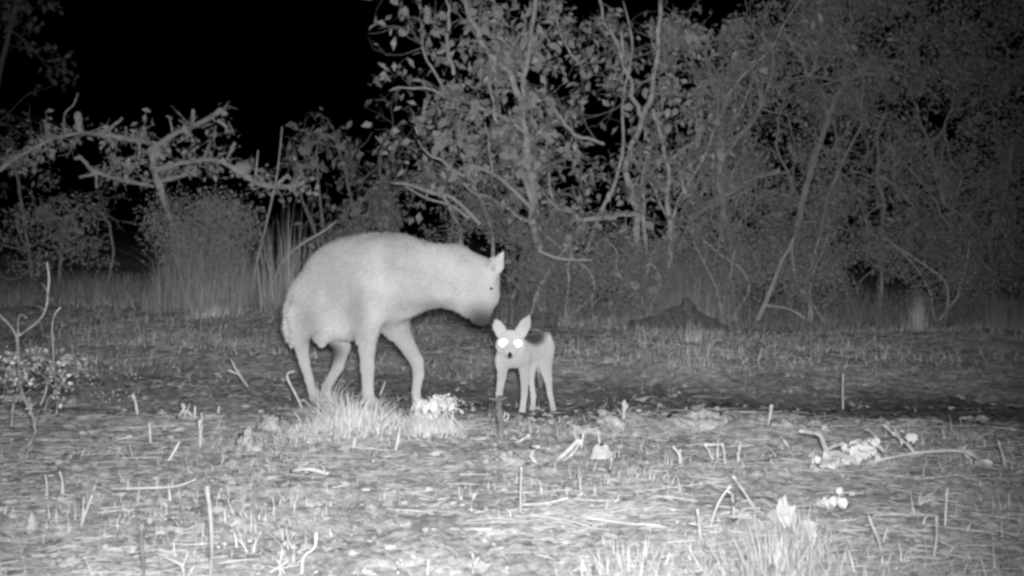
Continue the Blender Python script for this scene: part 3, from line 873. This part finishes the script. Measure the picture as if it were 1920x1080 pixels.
def grass_patch(name, label, base, L, wd, lean, curve, m, parent=None):
    n = len(base)
    V, Fq = blades(base, L, wd, rng.uniform(0, 2 * pi, n), np.abs(rng.normal(0, lean, n)), rng.normal(0, curve, n))
    o = mesh_np(name, V, Fq, m, parent)
    return tag(o, label, 'grass' if label else None, kind='stuff')

# straw lying all over the clearing
n = 11500
Yd = 2.75 + 6.5 * rng.random(n) ** 1.35
Xd = rng.uniform(-1, 1, n) * (Yd * .52)
keep = rng.random(n) < np.where((Yd + .10 * Xd > 5.3) & (Yd + .10 * Xd < 7.1), .12, 1.0)
Xd, Yd = Xd[keep], Yd[keep]; n = len(Xd)
patch = np.sin(Xd * 2.3 + 1.1 * np.sin(Yd * 1.7)) * np.cos(Yd * 1.9 + Xd) + rng.normal(0, .25, n) > -.3
Xd, Yd = Xd[patch], Yd[patch]; n = len(Xd)
base = np.stack([Xd, Yd, height(Xd, Yd) + rng.uniform(.003, .014, n)], -1)
V, Fq = straws(base, rng.lognormal(-2.7, .65, n).clip(.03, .45), rng.uniform(.0009, .0028, n), rng.normal(0, .6, n), rng.normal(0, .06, n), rng.normal(0, .25, n))
tag(mesh_np('straw_litter', V, Fq, M['straw']), 'scattered straw lying flat all over the clearing', 'straw', kind='stuff')
# leaf litter flakes
n = 6000
Yd = 2.75 + 6 * rng.random(n) ** 1.3; Xd = rng.uniform(-1, 1, n) * (Yd * .52)
keep = rng.random(n) < np.where((Yd + .10 * Xd > 5.3) & (Yd + .10 * Xd < 7.0), .08, 1.0); Xd, Yd = Xd[keep], Yd[keep]; n = len(Xd)
pos = np.stack([Xd, Yd, height(Xd, Yd) + .006], -1)
V, Fc = leaves(pos, rng.uniform(.010, .032, n), 0, True, 1.0)
V = V.reshape(n, -1, 3); V[..., 2] = pos[:, None, 2] + (V[..., 2] - pos[:, None, 2]) * .35 + .004
tag(mesh_np('leaf_litter', V.reshape(-1, 3), Fc, M['litter'], None, False), 'small dry leaves littering the soil', 'leaf litter', kind='stuff')

# crumbs of soil and droppings: small angular lumps
n = 5200
Yd = 2.75 + 6 * rng.random(n) ** 1.25; Xd = rng.uniform(-1, 1, n) * (Yd * .52)
cl = np.sin(Xd * 4.1 + 2.2 * np.sin(Yd * 3.2)) * np.sin(Yd * 4.3 + Xd * 2.3) + rng.normal(0, .4, n)
keep = cl > .1; Xd, Yd = Xd[keep], Yd[keep]; n = len(Xd)
sz = rng.lognormal(-4.7, .55, n).clip(.004, .019)
oct_ = np.array([[1, 0, 0], [0, 1, 0], [-1, 0, 0], [0, -1, 0], [0, 0, .8], [0, 0, -.8], [.6, .6, .5], [-.6, .55, .5], [-.6, -.6, .45], [.6, -.6, .5]], float)
octf = np.array([[0, 6, 4], [6, 1, 4], [1, 7, 4], [7, 2, 4], [2, 8, 4], [8, 3, 4], [3, 9, 4], [9, 0, 4], [0, 1, 6], [1, 2, 7], [2, 3, 8], [3, 0, 9], [1, 0, 5], [2, 1, 5], [3, 2, 5], [0, 3, 5]])
ca, sa = np.cos(rng.uniform(0, 6.28, n)), 0
an = rng.uniform(0, 6.28, n)
tv = oct_[None] * (1 + rng.normal(0, .22, (n, 10, 1))) * sz[:, None, None] * np.stack([rng.uniform(.8, 1.6, n), rng.uniform(.7, 1.2, n), rng.uniform(.5, 1.0, n)], -1)[:, None, :]
x_, y_ = tv[..., 0].copy(), tv[..., 1].copy()
tv[..., 0] = x_ * np.cos(an)[:, None] - y_ * np.sin(an)[:, None]; tv[..., 1] = x_ * np.sin(an)[:, None] + y_ * np.cos(an)[:, None]
V = tv + np.stack([Xd, Yd, height(Xd, Yd) + sz * .2], -1)[:, None, :]
Fc = octf[None] + (np.arange(n) * 10)[:, None, None]
tag(mesh_np('soil_crumbs', V.reshape(-1, 3), Fc.reshape(-1, 3), M['crumb'], None, False), 'crumbs of dry soil scattered over the clearing', 'soil crumbs', kind='stuff')

# short stubble over the clearing
n = 19000
Yd = 2.8 + 6.6 * rng.random(n) ** 1.1; Xd = rng.uniform(-1, 1, n) * (Yd * .52)
yy = Yd + .10 * Xd
cl = np.sin(Xd * 3.1 + 2 * np.sin(Yd * 2.2)) * np.sin(Yd * 3.3 + Xd * 1.3) + rng.normal(0, .35, n)
keep = (cl > .3) & (rng.random(n) < np.where((yy > 5.3) & (yy < 7.0), .2, 1.0))
Xd, Yd = Xd[keep], Yd[keep]; n = len(Xd)
base = np.stack([Xd, Yd, height(Xd, Yd)], -1)
grass_patch('stubble', 'short dry stubble dotting the clearing', base, rng.uniform(.015, .075, n), rng.uniform(.002, .005, n), .5, .5, M['grass_pale'])
# far strip of grass this side of the thicket
n = 16000
Yd = rng.uniform(7.0, 10.2, n); Xd = rng.uniform(-1, 1, n) * Yd * .53
cl = np.sin(Xd * 2.1 + 1.5 * np.sin(Yd * 1.6)) * np.sin(Yd * 2.7 + Xd * .9)
keep = cl + rng.normal(0, .3, n) > .12; Xd, Yd = Xd[keep], Yd[keep]; n = len(Xd)
base = np.stack([Xd, Yd, height(Xd, Yd)], -1)
grass_patch('grass_strip', 'short grass strip between the bare soil and the thicket', base, rng.uniform(.02, .10, n), rng.uniform(.003, .008, n), .9, .6, M['grass'])
# tall undergrowth grass at the foot of the bushes
n = 12000
Yd = rng.uniform(9.6, 11.2, n); Xd = rng.uniform(-1, 1, n) * Yd * .53
cl = np.sin(Xd * 1.7 + 1.2) * np.sin(Yd * 2.1 + Xd * 1.9)
hgt = np.where(cl > 0, 1.0, .55) * np.where(Xd < -1.5, .6, 1.0)
base = np.stack([Xd, Yd, height(Xd, Yd)], -1)
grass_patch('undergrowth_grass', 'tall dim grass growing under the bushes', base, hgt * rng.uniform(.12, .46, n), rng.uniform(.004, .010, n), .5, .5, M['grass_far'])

STUFF_CLUMPS = ('flat', 'pale bottom', 'weed of', 'grass tuft', 'short tuft', 'bright bleached', 'bleached grass')
def clump(label, px, py, wpx, n, h0, h1, m, lean=.25, wd=(.003, .007), Y=None, dep=.12, name='grass_clump', group=None, curve=.25, flat=False):
    c = G(px, py) if Y is None else W(px, py, Y)
    if Y is not None: c[2] = float(height(c[0], c[1]))
    rx = wpx / F_PX * c[1] * .5
    xy = (rng.uniform(-1, 1, (n, 2)) if flat else rng.normal(0, .5, (n, 2))) * np.array([rx, dep])
    X, Yv = c[0] + xy[:, 0], c[1] + xy[:, 1]
    base = np.stack([X, Yv, height(X, Yv) - .005], -1)
    L = rng.uniform(h0, h1, n) * (np.exp(-.5 * (xy[:, 0] / (rx * .9)) ** 2) if not flat else (1 - .45 * np.abs(xy[:, 0] / rx) ** 3) * (.82 + .18 * np.sin(xy[:, 0] * 23 + 1) * np.sin(xy[:, 0] * 9)))
    az = np.where(rng.random(n) < (0 if flat else .6), np.arctan2(xy[:, 1], xy[:, 0]), rng.uniform(0, 2 * pi, n))
    V, Fq = blades(base, L, rng.uniform(wd[0], wd[1], n), az, np.abs(rng.normal(0, lean, n)), rng.normal(0, curve, n))
    return tag(mesh_np(name, V, Fq, m, None, True, c), label, 'grass', group, 'stuff' if label.startswith(STUFF_CLUMPS) else None)

CG = 'grass clumps in the clearing'
clump('bright bleached grass clump hiding the hyena hind and front feet', 655, 792, 165, 760, .03, .17, M['grass_white'], .65, (.004, .013), group=CG, dep=.16, curve=.5)
clump('spiky bleached grass in front of the hyena hind foot', 615, 770, 45, 90, .08, .23, M['grass_white'], .22, (.004, .009), group=CG)
clump('flat bleached grass mat spreading around the bright clump', 700, 800, 360, 1100, .02, .075, M['grass_white'], 1.0, (.004, .010), group=CG, flat=True)
clump('bleached grass at the foot of the crinkled leafy weed', 800, 805, 120, 420, .02, .10, M['grass_white'], .5, (.004, .009), group=CG)
clump('pale bottom edge grass patch in the right foreground', 1450, 1085, 330, 620, .03, .12, M['grass_near'], .5, (.003, .007), group=CG, dep=.22)
clump('pale bottom edge grass patch left of the stone', 1180, 1090, 300, 460, .02, .09, M['grass_near'], .6, (.003, .006), group=CG, dep=.2)
clump('grass tuft around the pale round stone', 1500, 1010, 150, 260, .02, .10, M['grass_near'], .6, (.003, .006), group=CG)
clump('tall pale grass stand under the fallen dead tree', 385, 555, 185, 1500, .3, .95, M['grass_far'], .22, (.004, .012), Y=9.8, flat=True, dep=.4, group='tall grass by the bushes', curve=.3)
clump('thin tall stems right of the fallen dead tree', 540, 520, 130, 240, .4, 1.0, M['grass_pale'], .18, (.004, .008), Y=9.7, dep=.4, group='tall grass by the bushes', curve=.12)
clump('upright pale tuft by the thicket foot, far right', 1720, 610, 30, 120, .2, .42, M['grass'], .15, (.004, .008), Y=9.0, group='tall grass by the bushes')
clump('soft grass hump at the right edge', 1880, 620, 170, 1200, .12, .38, M['grass_far'], .3, (.004, .008), Y=9.1, dep=.4, group='tall grass by the bushes')
clump('short tuft on the grass strip left of the hyena', 400, 590, 120, 300, .05, .14, M['grass'], .4, (.003, .007), group=CG)
clump('tall grass beneath the middle of the thicket', 1290, 600, 240, 1300, .3, .7, M['grass_far'], .15, (.004, .009), Y=9.9, dep=.4, group='tall grass by the bushes')
clump('weed of thin stalks on the far grass behind the jackal, right of it', 1300, 640, 60, 70, .08, .2, M['grass'], .3, (.003, .007), group=CG)

# ------------------------------------------------------------------ crinkled weed right of the clump
weed = empty('leafy_weed', G(820, 800), 'crinkled bleached leafy weed beside the bright grass clump', 'weed')
wl = np.array(weed.location)
weed_stems = []
tips = []
for _ in range(16):
    p = wl + rng.normal(0, .5, 3) * np.array([.10, .05, 0]); 
    e = W(815 + rng.normal(0, 22), 752 + abs(rng.normal(0, 10)), wl[1] + rng.normal(0, .04))
    acc = Acc(); add_tube(acc, [p, (p + e) / 2 + rng.normal(0, .015, 3), e], [.004, .003, .002], 5, 3); tips.append(e)
    weed_stems.append(acc.build('stem', M['stick'], weed))
tips = np.array(tips)
me0 = None
for k in range(170):
    wi = int(rng.integers(len(tips)))
    q = tips[wi] + rng.normal(0, .5, 3) * np.array([.05, .05, .03])
    if me0 is None: me0 = o = mesh_np('leaf', LEAF * np.array([1, 1.0, 1.8]), LEAF_T, M['leaf_white'], None)
    else: o = me0.copy(); COL.objects.link(o)
    o.parent = weed_stems[wi]; o.location = tuple(q - wl); s = rng.uniform(.018, .04); o.scale = (s, s, s)
    o.rotation_euler = (rng.normal(0, 1), rng.normal(0, .8), rng.uniform(0, 6.28))

# ------------------------------------------------------------------ sticks standing and lying in the clearing
def stick(label, base, paths, m='stick', group='dry sticks in the clearing', name='dry_stick', Y=None, slant=.03):
    """paths: list of (points px, r0, r1); base = image position of the foot on the ground"""
    b = G(*base) if Y is None else W(base[0], base[1], Y)
    a = Acc()
    for pts, r0, r1 in paths:
        P = []
        yy = b[1]
        for i, p in enumerate(pts):
            P.append(W(p[0], p[1], yy)); yy = b[1] + rng.normal(0, slant)
        add_tube(a, P, np.linspace(r0, r1, len(P)) / F_PX * b[1], 6, 3, .10)
    if m == 'stick' and b[1] < 4.3: m = 'stick_mid'
    return tag(a.build(name, M[m], None, True, origin=b), label, 'stick', group)

stick('tall straight dry stem rising from the bottom edge, left foreground', (394, 1085), [([(394, 1090), (397, 1040), (396, 985), (392, 945), (388, 912)], 3.4, 4)], 'stick_grey')
stick('knobbly weathered stem with a crooked top at the bottom edge, far left', (270, 1085), [([(270, 1090), (268, 1045), (265, 1010), (266, 985)], 3.5, 4), ([(265, 990), (280, 988)], 2, 1.5)], 'stick_dark')
stick('small V shaped twig standing in the left foreground', (153, 990), [([(152, 990), (156, 955), (158, 928)], 3, 2), ([(152, 988), (163, 955), (173, 929)], 3, 2)])
stick('pair of short spikes on a pale clod, left foreground', (115, 935), [([(117, 935), (117, 905), (112, 884)], 4, 1.5), ([(88, 930), (88, 910), (85, 890)], 3, 1.5)])
stick('forked grey twig at the bottom edge beside the tall straight stem', (345, 1082), [([(345, 1085), (340, 1060), (310, 1045)], 3, 2.5), ([(341, 1062), (348, 1048), (353, 1034)], 3, 2), ([(352, 1080), (364, 1062)], 2, 2)])
stick('zigzag twig standing at the bottom edge, left of centre', (566, 1075), [([(566, 1078), (569, 1045), (590, 1026), (592, 1000)], 3.4, 2.6), ([(570, 1046), (555, 1058)], 2, 1.5)])
stick('crossed twigs lying under the zigzag twig', (520, 1078), [([(495, 1080), (522, 1064), (545, 1049)], 2.6, 2), ([(526, 1080), (525, 1055), (529, 1032)], 2.4, 2), ([(535, 1078), (520, 1050)], 2, 1.6)])
stick('small hooked twig left of the zigzag twig', (546, 1028), [([(551, 1028), (542, 1018), (538, 998), (537, 978)], 2.6, 2), ([(543, 1015), (551, 1000)], 1.8, 1.5)])
stick('upright two pronged stub in the left middle ground', (376, 838), [([(376, 838), (376, 815), (374, 788)], 3, 3.2), ([(377, 815), (379, 790), (377, 770)], 2.6, 2)])
stick('short slanting stick left of the pale clod', (316, 866), [([(315, 866), (326, 847), (337, 828)], 3.2, 2.4)])
stick('small upright twig with a knob, left middle ground', (257, 778), [([(258, 778), (255, 758), (249, 740)], 2.4, 3.4)])
stick('stubby peg left of the slanting stick', (282, 832), [([(283, 832), (281, 812), (280, 794)], 2.6, 3)])
stick('tangle of short crossed twigs behind the two pronged stub', (350, 785), [([(332, 782), (345, 768), (340, 755)], 3, 4), ([(345, 782), (352, 766), (357, 754)], 2.6, 1.6), ([(360, 780), (350, 768)], 2, 2), ([(365, 782), (366, 762)], 2.6, 2)])
stick('small peg right of the two pronged stub', (408, 778), [([(408, 778), (411, 762)], 3, 2)])
stick('thin curved stalk with a hooked tip behind the hyena hind foot', (566, 765), [([(566, 765), (552, 735), (540, 712), (540, 700), (552, 696)], 2.4, 1.6)])
stick('slanting forked twig on the grass left of the hyena', (465, 725), [([(465, 725), (447, 700), (432, 672)], 2.4, 2), ([(447, 702), (428, 694)], 2, 2.6)])
stick('small bent twig left of the slanting forked twig', (416, 712), [([(417, 713), (412, 704), (403, 700)], 2.2, 2)])
stick('upright splinter below the bright clump, left one', (664, 840), [([(662, 842), (666, 822), (669, 802)], 4, 2)])
stick('upright splinter below the bright clump, right one', (743, 845), [([(741, 847), (746, 825), (750, 800)], 3.6, 2.4)])
stick('stiff slanting straw poking out of the bright clump', (713, 745), [([(705, 760), (713, 740), (722, 716)], 2.4, 1.8)])
stick('dark weathered stump standing in front of the jackal left forefoot', (938, 815), [([(938, 818), (939, 790), (936, 765), (937, 745)], 7, 5), ([(938, 752), (918, 747)], 2, 1.6), ([(938, 750), (950, 745)], 2, 1.4)], 'stick_dark')
stick('pale hooked twig right of the dark stump', (943, 805), [([(942, 806), (943, 786), (948, 775)], 3, 2), ([(943, 788), (952, 786), (953, 776)], 2, 1.6)])
stick('thin tall stalk standing in the centre foreground', (976, 962), [([(976, 964), (976, 930), (977, 900), (978, 876)], 2, 1.8)])
stick('thin stalk leaning beside a hollow, right of centre', (1141, 905), [([(1140, 906), (1143, 885), (1147, 860)], 2.4, 2)])
stick('short thick stick lying slantwise below the jackal', (972, 832), [([(968, 832), (980, 824), (992, 816)], 3, 3)])
stick('split pale stick propped up slantwise, right of the jackal', (1048, 862), [([(1046, 862), (1065, 845), (1085, 824)], 4, 4), ([(1058, 864), (1074, 850), (1090, 826)], 3.4, 3), ([(1090, 840), (1094, 812)], 2.4, 1.8)])
stick('curled bleached twig on the ground below the jackal', (1003, 868), [([(1006, 868), (996, 856), (1004, 842), (1010, 838), (996, 836)], 3.6, 3)], 'stick')
stick('small forked twig on a clod, right of the split stick', (1124, 850), [([(1124, 852), (1124, 832), (1122, 815)], 2.6, 1.8), ([(1124, 845), (1113, 838)], 2, 1.6)])
stick('upright stem with a knobbed head at the edge of the dark hollow', (1168, 806), [([(1168, 808), (1169, 785), (1170, 765), (1171, 752)], 3, 4.5), ([(1170, 770), (1177, 760)], 2, 2)])
stick('small peg at the edge of the dark hollow, near the right clod', (1443, 797), [([(1441, 798), (1444, 778), (1447, 760)], 2.6, 3)])
stick('slim stalk in the dark hollow on the right', (1581, 770), [([(1581, 772), (1580, 735), (1581, 700)], 1.8, 1.6)])
stick('broken twig standing like an open frame, right middle ground', (1345, 870), [([(1336, 860), (1330, 848), (1321, 833)], 3, 2.6), ([(1321, 834), (1340, 834), (1354, 833)], 2.4, 2.4), ([(1360, 872), (1358, 852), (1354, 832)], 3, 2.6), ([(1345, 858), (1346, 825)], 2, 2)])
stick('squat peg right of the frame shaped twig', (1384, 866), [([(1384, 867), (1385, 850), (1388, 830)], 3, 3)])
stick('curved pale stub left of the frame shaped twig', (1273, 872), [([(1275, 874), (1274, 852), (1262, 838)], 3.4, 3), ([(1274, 855), (1276, 842)], 2, 2)])
stick('two short leaning splinters left of the fallen branch', (1480, 842), [([(1481, 842), (1474, 832), (1468, 822)], 3, 2.4), ([(1472, 848), (1464, 838)], 2.6, 2)])
stick('left arm of the tall inverted V of dry stalks, right foreground', (1333, 985), [([(1332, 986), (1342, 955), (1355, 930), (1370, 911)], 2.6, 2.2)])
stick('right arm of the tall inverted V of dry stalks, right foreground', (1420, 962), [([(1420, 964), (1400, 930), (1385, 908), (1376, 894)], 2.8, 2.6)])
stick('short stalk inside the inverted V of dry stalks', (1376, 972), [([(1376, 974), (1375, 950), (1373, 928), (1366, 922)], 2.4, 2)])
stick('slim vertical stalk left of the inverted V of stalks', (1312, 1020), [([(1318, 1030), (1311, 990), (1308, 955)], 2, 2)])
stick('bent grass stem right of the pale stones', (1655, 1037), [([(1655, 1037), (1642, 1000), (1628, 966)], 2.6, 2.2), ([(1640, 985), (1622, 985)], 1.8, 1.5)])
stick('thin double stalk in the right foreground', (1752, 1050), [([(1747, 1065), (1756, 1010), (1756, 968)], 2.2, 1.8), ([(1772, 985), (1774, 950), (1777, 915)], 2, 1.6)])
stick('short stalk leaning between the stones and the double stalk', (1656, 1022), [([(1655, 1024), (1660, 1000), (1664, 990)], 2.2, 2)])
stick('low arched stalk lying in the right foreground', (1718, 950), [([(1716, 952), (1740, 938), (1768, 937), (1795, 942)], 2.4, 1.8), ([(1722, 945), (1745, 925)], 1.8, 1.4)])
stick('long pale straw lying right of the stones', (1690, 968), [([(1638, 967), (1680, 964), (1715, 968)], 2.8, 2.2)])
stick('long thin straw lying in the bottom right corner', (1760, 1048), [([(1700, 1044), (1760, 1047), (1830, 1058)], 2.4, 2)])
stick('sharp upright spike at the right edge', (1885, 878), [([(1887, 880), (1880, 852), (1872, 828)], 3.4, 2.6)])
stick('short stick lying across the right edge', (1905, 876), [([(1888, 864), (1905, 870), (1925, 878)], 3, 2.6)])
stick('bleached flat stick lying in the left of the foreground', (585, 890), [([(545, 884), (575, 880), (600, 884), (628, 893)], 3, 4)])
stick('long thin straw lying across the centre foreground', (870, 946), [([(815, 947), (870, 942), (935, 944)], 2.4, 2)])
stick('curved straw lying right of the thin tall stalk', (1020, 946), [([(975, 946), (1020, 944), (1066, 934)], 2.4, 1.8)])
stick('long pale stalk lying left of the inverted V', (1180, 985), [([(1100, 971), (1180, 982), (1230, 985), (1285, 1000)], 2.4, 2.2)])
stick('slender stalk lying in the left foreground', (260, 918), [([(190, 917), (270, 915), (330, 912), (367, 899)], 2.2, 2)])
stick('slanting straw lying left of the slanting stick', (220, 826), [([(196, 834), (222, 825), (246, 817)], 2.4, 2)])
stick('long straw lying along the bottom centre', (880, 994), [([(805, 993), (870, 992), (920, 993), (985, 999)], 2.2, 2)])
stick('forked stub at the bottom edge, centre', (885, 1075), [([(885, 1085), (888, 1060), (886, 1040)], 3, 2.4), ([(888, 1065), (897, 1045)], 2, 2)])
stick('small stub at the bottom edge, left of the forked one', (800, 1080), [([(800, 1088), (803, 1050)], 3, 2.4)])
stick('stub with split top at the bottom edge, right of the zigzag twig', (745, 1078), [([(744, 1085), (748, 1065), (745, 1055)], 3, 2.6), ([(748, 1068), (755, 1058)], 2, 1.6)])

# bleached branch with crumpled leaves, right middle ground
def leafy_branch(label, base, paths, leafspots, name='fallen_branch', m='dead', lm='leaf_pale'):
    b = G(*base)
    root = empty(name, b, label, 'branch', 'fallen branches on the right')
    limbs = []
    for pts, r0, r1 in paths:
        P = []; yy = b[1]
        for p in pts: P.append(W(p[0], p[1], yy)); yy = b[1] + rng.normal(0, .03)
        a = Acc(); add_tube(a, P, np.linspace(r0, r1, len(P)) / F_PX * b[1], 7, 4, .10); limbs.append((a.build('limb', M[m], root), np.array(P)))
    pr = None
    for cx, cy, sx, sy, n, s0, s1 in leafspots:
        for _ in range(n):
            q = W(cx + rng.normal(0, sx), cy + rng.normal(0, sy), b[1] + rng.normal(0, .03))
            if pr is None: pr = o = mesh_np('leaf', LEAF * np.array([1, 1.3, 2.0]), LEAF_T, M[lm], None)
            else: o = pr.copy(); COL.objects.link(o)
            s = rng.uniform(s0, s1); o.scale = (s, s, s); o.parent = min(limbs, key=lambda bp: float(np.min(((bp[1] - q) ** 2).sum(1))))[0]
            o.location = tuple(q - b); o.rotation_euler = (rng.normal(0, 1), rng.normal(0, .9), rng.uniform(0, 6.28))
    return root
leafy_branch('bleached crooked branch with curled white leaves lying on the right', (1550, 875),
    [([(1500, 808), (1520, 811), (1537, 815), (1545, 832), (1552, 850), (1560, 868)], 3.4, 6), ([(1548, 845), (1565, 836), (1580, 832)], 4, 3), ([(1545, 872), (1560, 850), (1590, 858), (1610, 870)], 7, 5)],
    [(1550, 862, 14, 7, 22, .03, .06), (1590, 852, 12, 8, 14, .025, .05), (1628, 838, 9, 13, 34, .025, .05)])
leafy_branch('long pale branch arching along the ground at the right edge', (1630, 868),
    [([(1625, 868), (1660, 860), (1700, 852), (1740, 847), (1790, 845), (1820, 851), (1842, 866), (1855, 876)], 3, 3.2), ([(1714, 848), (1700, 832), (1680, 818), (1658, 797)], 3.4, 2.2), ([(1685, 820), (1676, 800)], 2, 1.6)],
    [(1690, 815, 8, 5, 7, .03, .05), (1815, 868, 6, 5, 6, .03, .06), (1840, 872, 14, 5, 8, .03, .05)])
leafy_branch('small curled leafy sprig between the stones and the fallen branch', (1575, 950),
    [([(1530, 945), (1550, 950), (1565, 940), (1580, 925), (1600, 924)], 2.4, 2), ([(1598, 960), (1608, 952), (1618, 962), (1606, 972)], 2.2, 2)],
    [(1580, 932, 12, 4, 8, .03, .05), (1545, 948, 8, 4, 4, .02, .04)])

# ------------------------------------------------------------------ clods and stones
def lump(name, label, cat, px, py, wpx, hpx, m, group, seed=0):
    c = G(px, py)
    s = c[1] / F_PX
    th = np.linspace(0, pi, 18); ph = np.linspace(0, 2 * pi, 28, endpoint=False)
    T, Pp = np.meshgrid(th, ph, indexing='ij')
    D = np.stack([np.sin(T) * np.cos(Pp), np.sin(T) * np.sin(Pp), np.cos(T)], -1)
    D = np.sign(D) * np.abs(D) ** .85
    ns = np.zeros(T.shape)
    for o_ in range(16):
        k = rng.normal(0, 1, 3); k *= 1.6 * 1.17 ** o_ / np.linalg.norm(k); ns += .13 / 1.05 ** o_ * np.sin(D @ k * 1.6 + rng.uniform(0, 6))
    V = D * (1 + ns)[..., None] * np.array([wpx * s * .5, wpx * s * .4, hpx * s * .75])
    V = V.reshape(-1, 3) + c + np.array([0, wpx * s * .2, hpx * s * .02])
    k = 28
    i = np.arange(17)[:, None] * k; j = np.arange(k)[None]
    Fq = np.stack([i + j, i + k + j, i + k + (j + 1) % k, i + (j + 1) % k], -1).reshape(-1, 4)
    return tag(mesh_np(name, V, Fq, m, None, True, c), label, cat, group)
SG = 'clods and stones in the clearing'
lump('stone', 'pale rounded stone standing up in the right foreground', 'stone', 1467, 976, 40, 36, M['stone'], SG)
lump('stone', 'smaller pale stone just below the rounded one', 'stone', 1512, 1003, 34, 26, M['stone'], SG)
lump('soil_clod', 'big clod at the lip of the dark hollow, right of centre', 'clod', 1310, 800, 90, 32, M['clod'], SG)
lump('soil_clod', 'flat clod behind the knobbed stem', 'clod', 1150, 796, 60, 24, M['clod'], SG)
lump('soil_clod', 'rounded clod right of the jackal hind foot', 'clod', 1095, 812, 56, 22, M['clod'], SG)
lump('soil_clod', 'clod behind the small forked twig', 'clod', 1130, 858, 30, 24, M['stone'], SG)
lump('soil_clod', 'pale rounded clod below the dark stump', 'clod', 955, 868, 40, 22, M['clod'], SG)
lump('soil_clod', 'pointed pale clod in the left middle ground', 'clod', 468, 846, 46, 36, M['clod'], SG)
lump('soil_clod', 'squarish pale clod left of the bright clump', 'clod', 512, 806, 50, 28, M['clod'], SG)
lump('soil_clod', 'clod under the pair of spikes in the left foreground', 'clod', 112, 938, 40, 12, M['clod'], SG)
lump('soil_clod', 'upright pale clod left of the small V twig', 'clod', 58, 995, 16, 26, M['stone'], SG)
lump('soil_clod', 'clod at the bottom left near the knobbly stem', 'clod', 125, 1062, 36, 20, M['clod'], SG)
lump('soil_clod', 'clod at the lip of the hollow left of the fallen branch', 'clod', 1470, 800, 40, 18, M['clod'], SG)
lump('stone', 'small pale stone behind the jackal right ear', 'stone', 1004, 622, 18, 20, M['clod'], SG)
lump('soil_clod', 'low flat clod at the left shrub foot', 'clod', 150, 785, 90, 10, M['clod'], SG)

# ------------------------------------------------------------------ twiggy dead bush at the left edge
b = G(55, 845)
bush = empty('dead_bush', b, 'twiggy dead bush with a bare forked stem at the left edge', 'bush')
acc = Acc(); tips = []
def bpath(pts, r0, r1, nm='stem', m='stick_grey'):
    P = []; yy = b[1]
    for p in pts: P.append(W(p[0], p[1], yy)); yy = b[1] + .1 + rng.normal(0, .06)
    a = Acc(); add_tube(a, P, np.linspace(r0, r1, len(P)) * .75 / F_PX * b[1], 7, 4, .08); a.build(nm, M[m], bush)
    return P
bpath([(42, 842), (60, 825), (66, 800), (58, 770), (42, 742)], 5, 5)
bpath([(66, 790), (74, 765), (84, 740), (88, 715), (80, 705)], 3.4, 2.4)
bpath([(22, 800), (24, 765), (30, 745), (42, 742)], 4, 4)
P1 = bpath([(42, 742), (36, 700), (34, 665), (32, 632)], 4, 4)
bpath([(32, 632), (20, 612), (0, 592), (-10, 588)], 3.4, 2.4)
bpath([(34, 630), (60, 612), (80, 592), (88, 570), (90, 545), (92, 520), (88, 492)], 3.4, 2.4)
bpath([(84, 582), (74, 575), (68, 575)], 2, 1.6); bpath([(88, 562), (104, 560)], 2, 1.6); bpath([(90, 548), (82, 535), (76, 530)], 2, 1.4)
bpath([(34, 628), (34, 600), (40, 590), (50, 596)], 2.4, 1.6)
bpath([(100, 690), (100, 660), (98, 610), (104, 588), (114, 576)], 3, 2)
bpath([(106, 775), (108, 742), (100, 690)], 3, 3); bpath([(84, 768), (92, 745), (104, 742)], 2.4, 2)
for _ in range(30):
    p = W(rng.uniform(-20, 130), rng.uniform(670, 735), b[1] + rng.normal(.05, .08))
    twig_tree(acc, tips, p, rng.normal(0, 1, 3) * np.array([1, .6, .5]), .12, .0028, 1, .8, 0)
tag(acc.build('twigs', M['stick_dark'], bush), kind='stuff')
tips = np.array(tips)
k = rng.integers(0, len(tips), 420)
V, Fc = leaves(tips[k] + rng.normal(0, .012, (420, 3)), rng.uniform(.014, .032, 420), .2, True, 1.2)
tag(mesh_np('foliage', V, Fc, M['leaf'], bush, False), kind='stuff')

b = G(185, 760)
low = empty('low_bush', b, 'low tangle of thin twigs right of the dead bush', 'bush')
acc = Acc(); tips = []
for _ in range(22):
    p = W(rng.uniform(130, 235), rng.uniform(690, 745), b[1] + rng.normal(.05, .06))
    twig_tree(acc, tips, p, rng.normal(0, 1, 3) * np.array([1, .6, .5]), .11, .0024, 1, .8, 0)
for pts in ([(172, 775), (190, 745), (215, 735), (236, 732)], [(150, 770), (160, 735), (150, 705)], [(200, 770), (185, 730), (200, 700)]):
    add_tube(acc, [W(p[0], p[1], b[1]) for p in pts], [.005, .004, .003, .002][:len(pts)], 5, 3)
tag(acc.build('twigs', M['stick_dark'], low), kind='stuff')
tips = np.array(tips); k = rng.integers(0, len(tips), 160)
V, Fc = leaves(tips[k] + rng.normal(0, .012, (160, 3)), rng.uniform(.014, .03, 160), .2, True, 1.2)
tag(mesh_np('foliage', V, Fc, M['leaf'], low, False), kind='stuff')
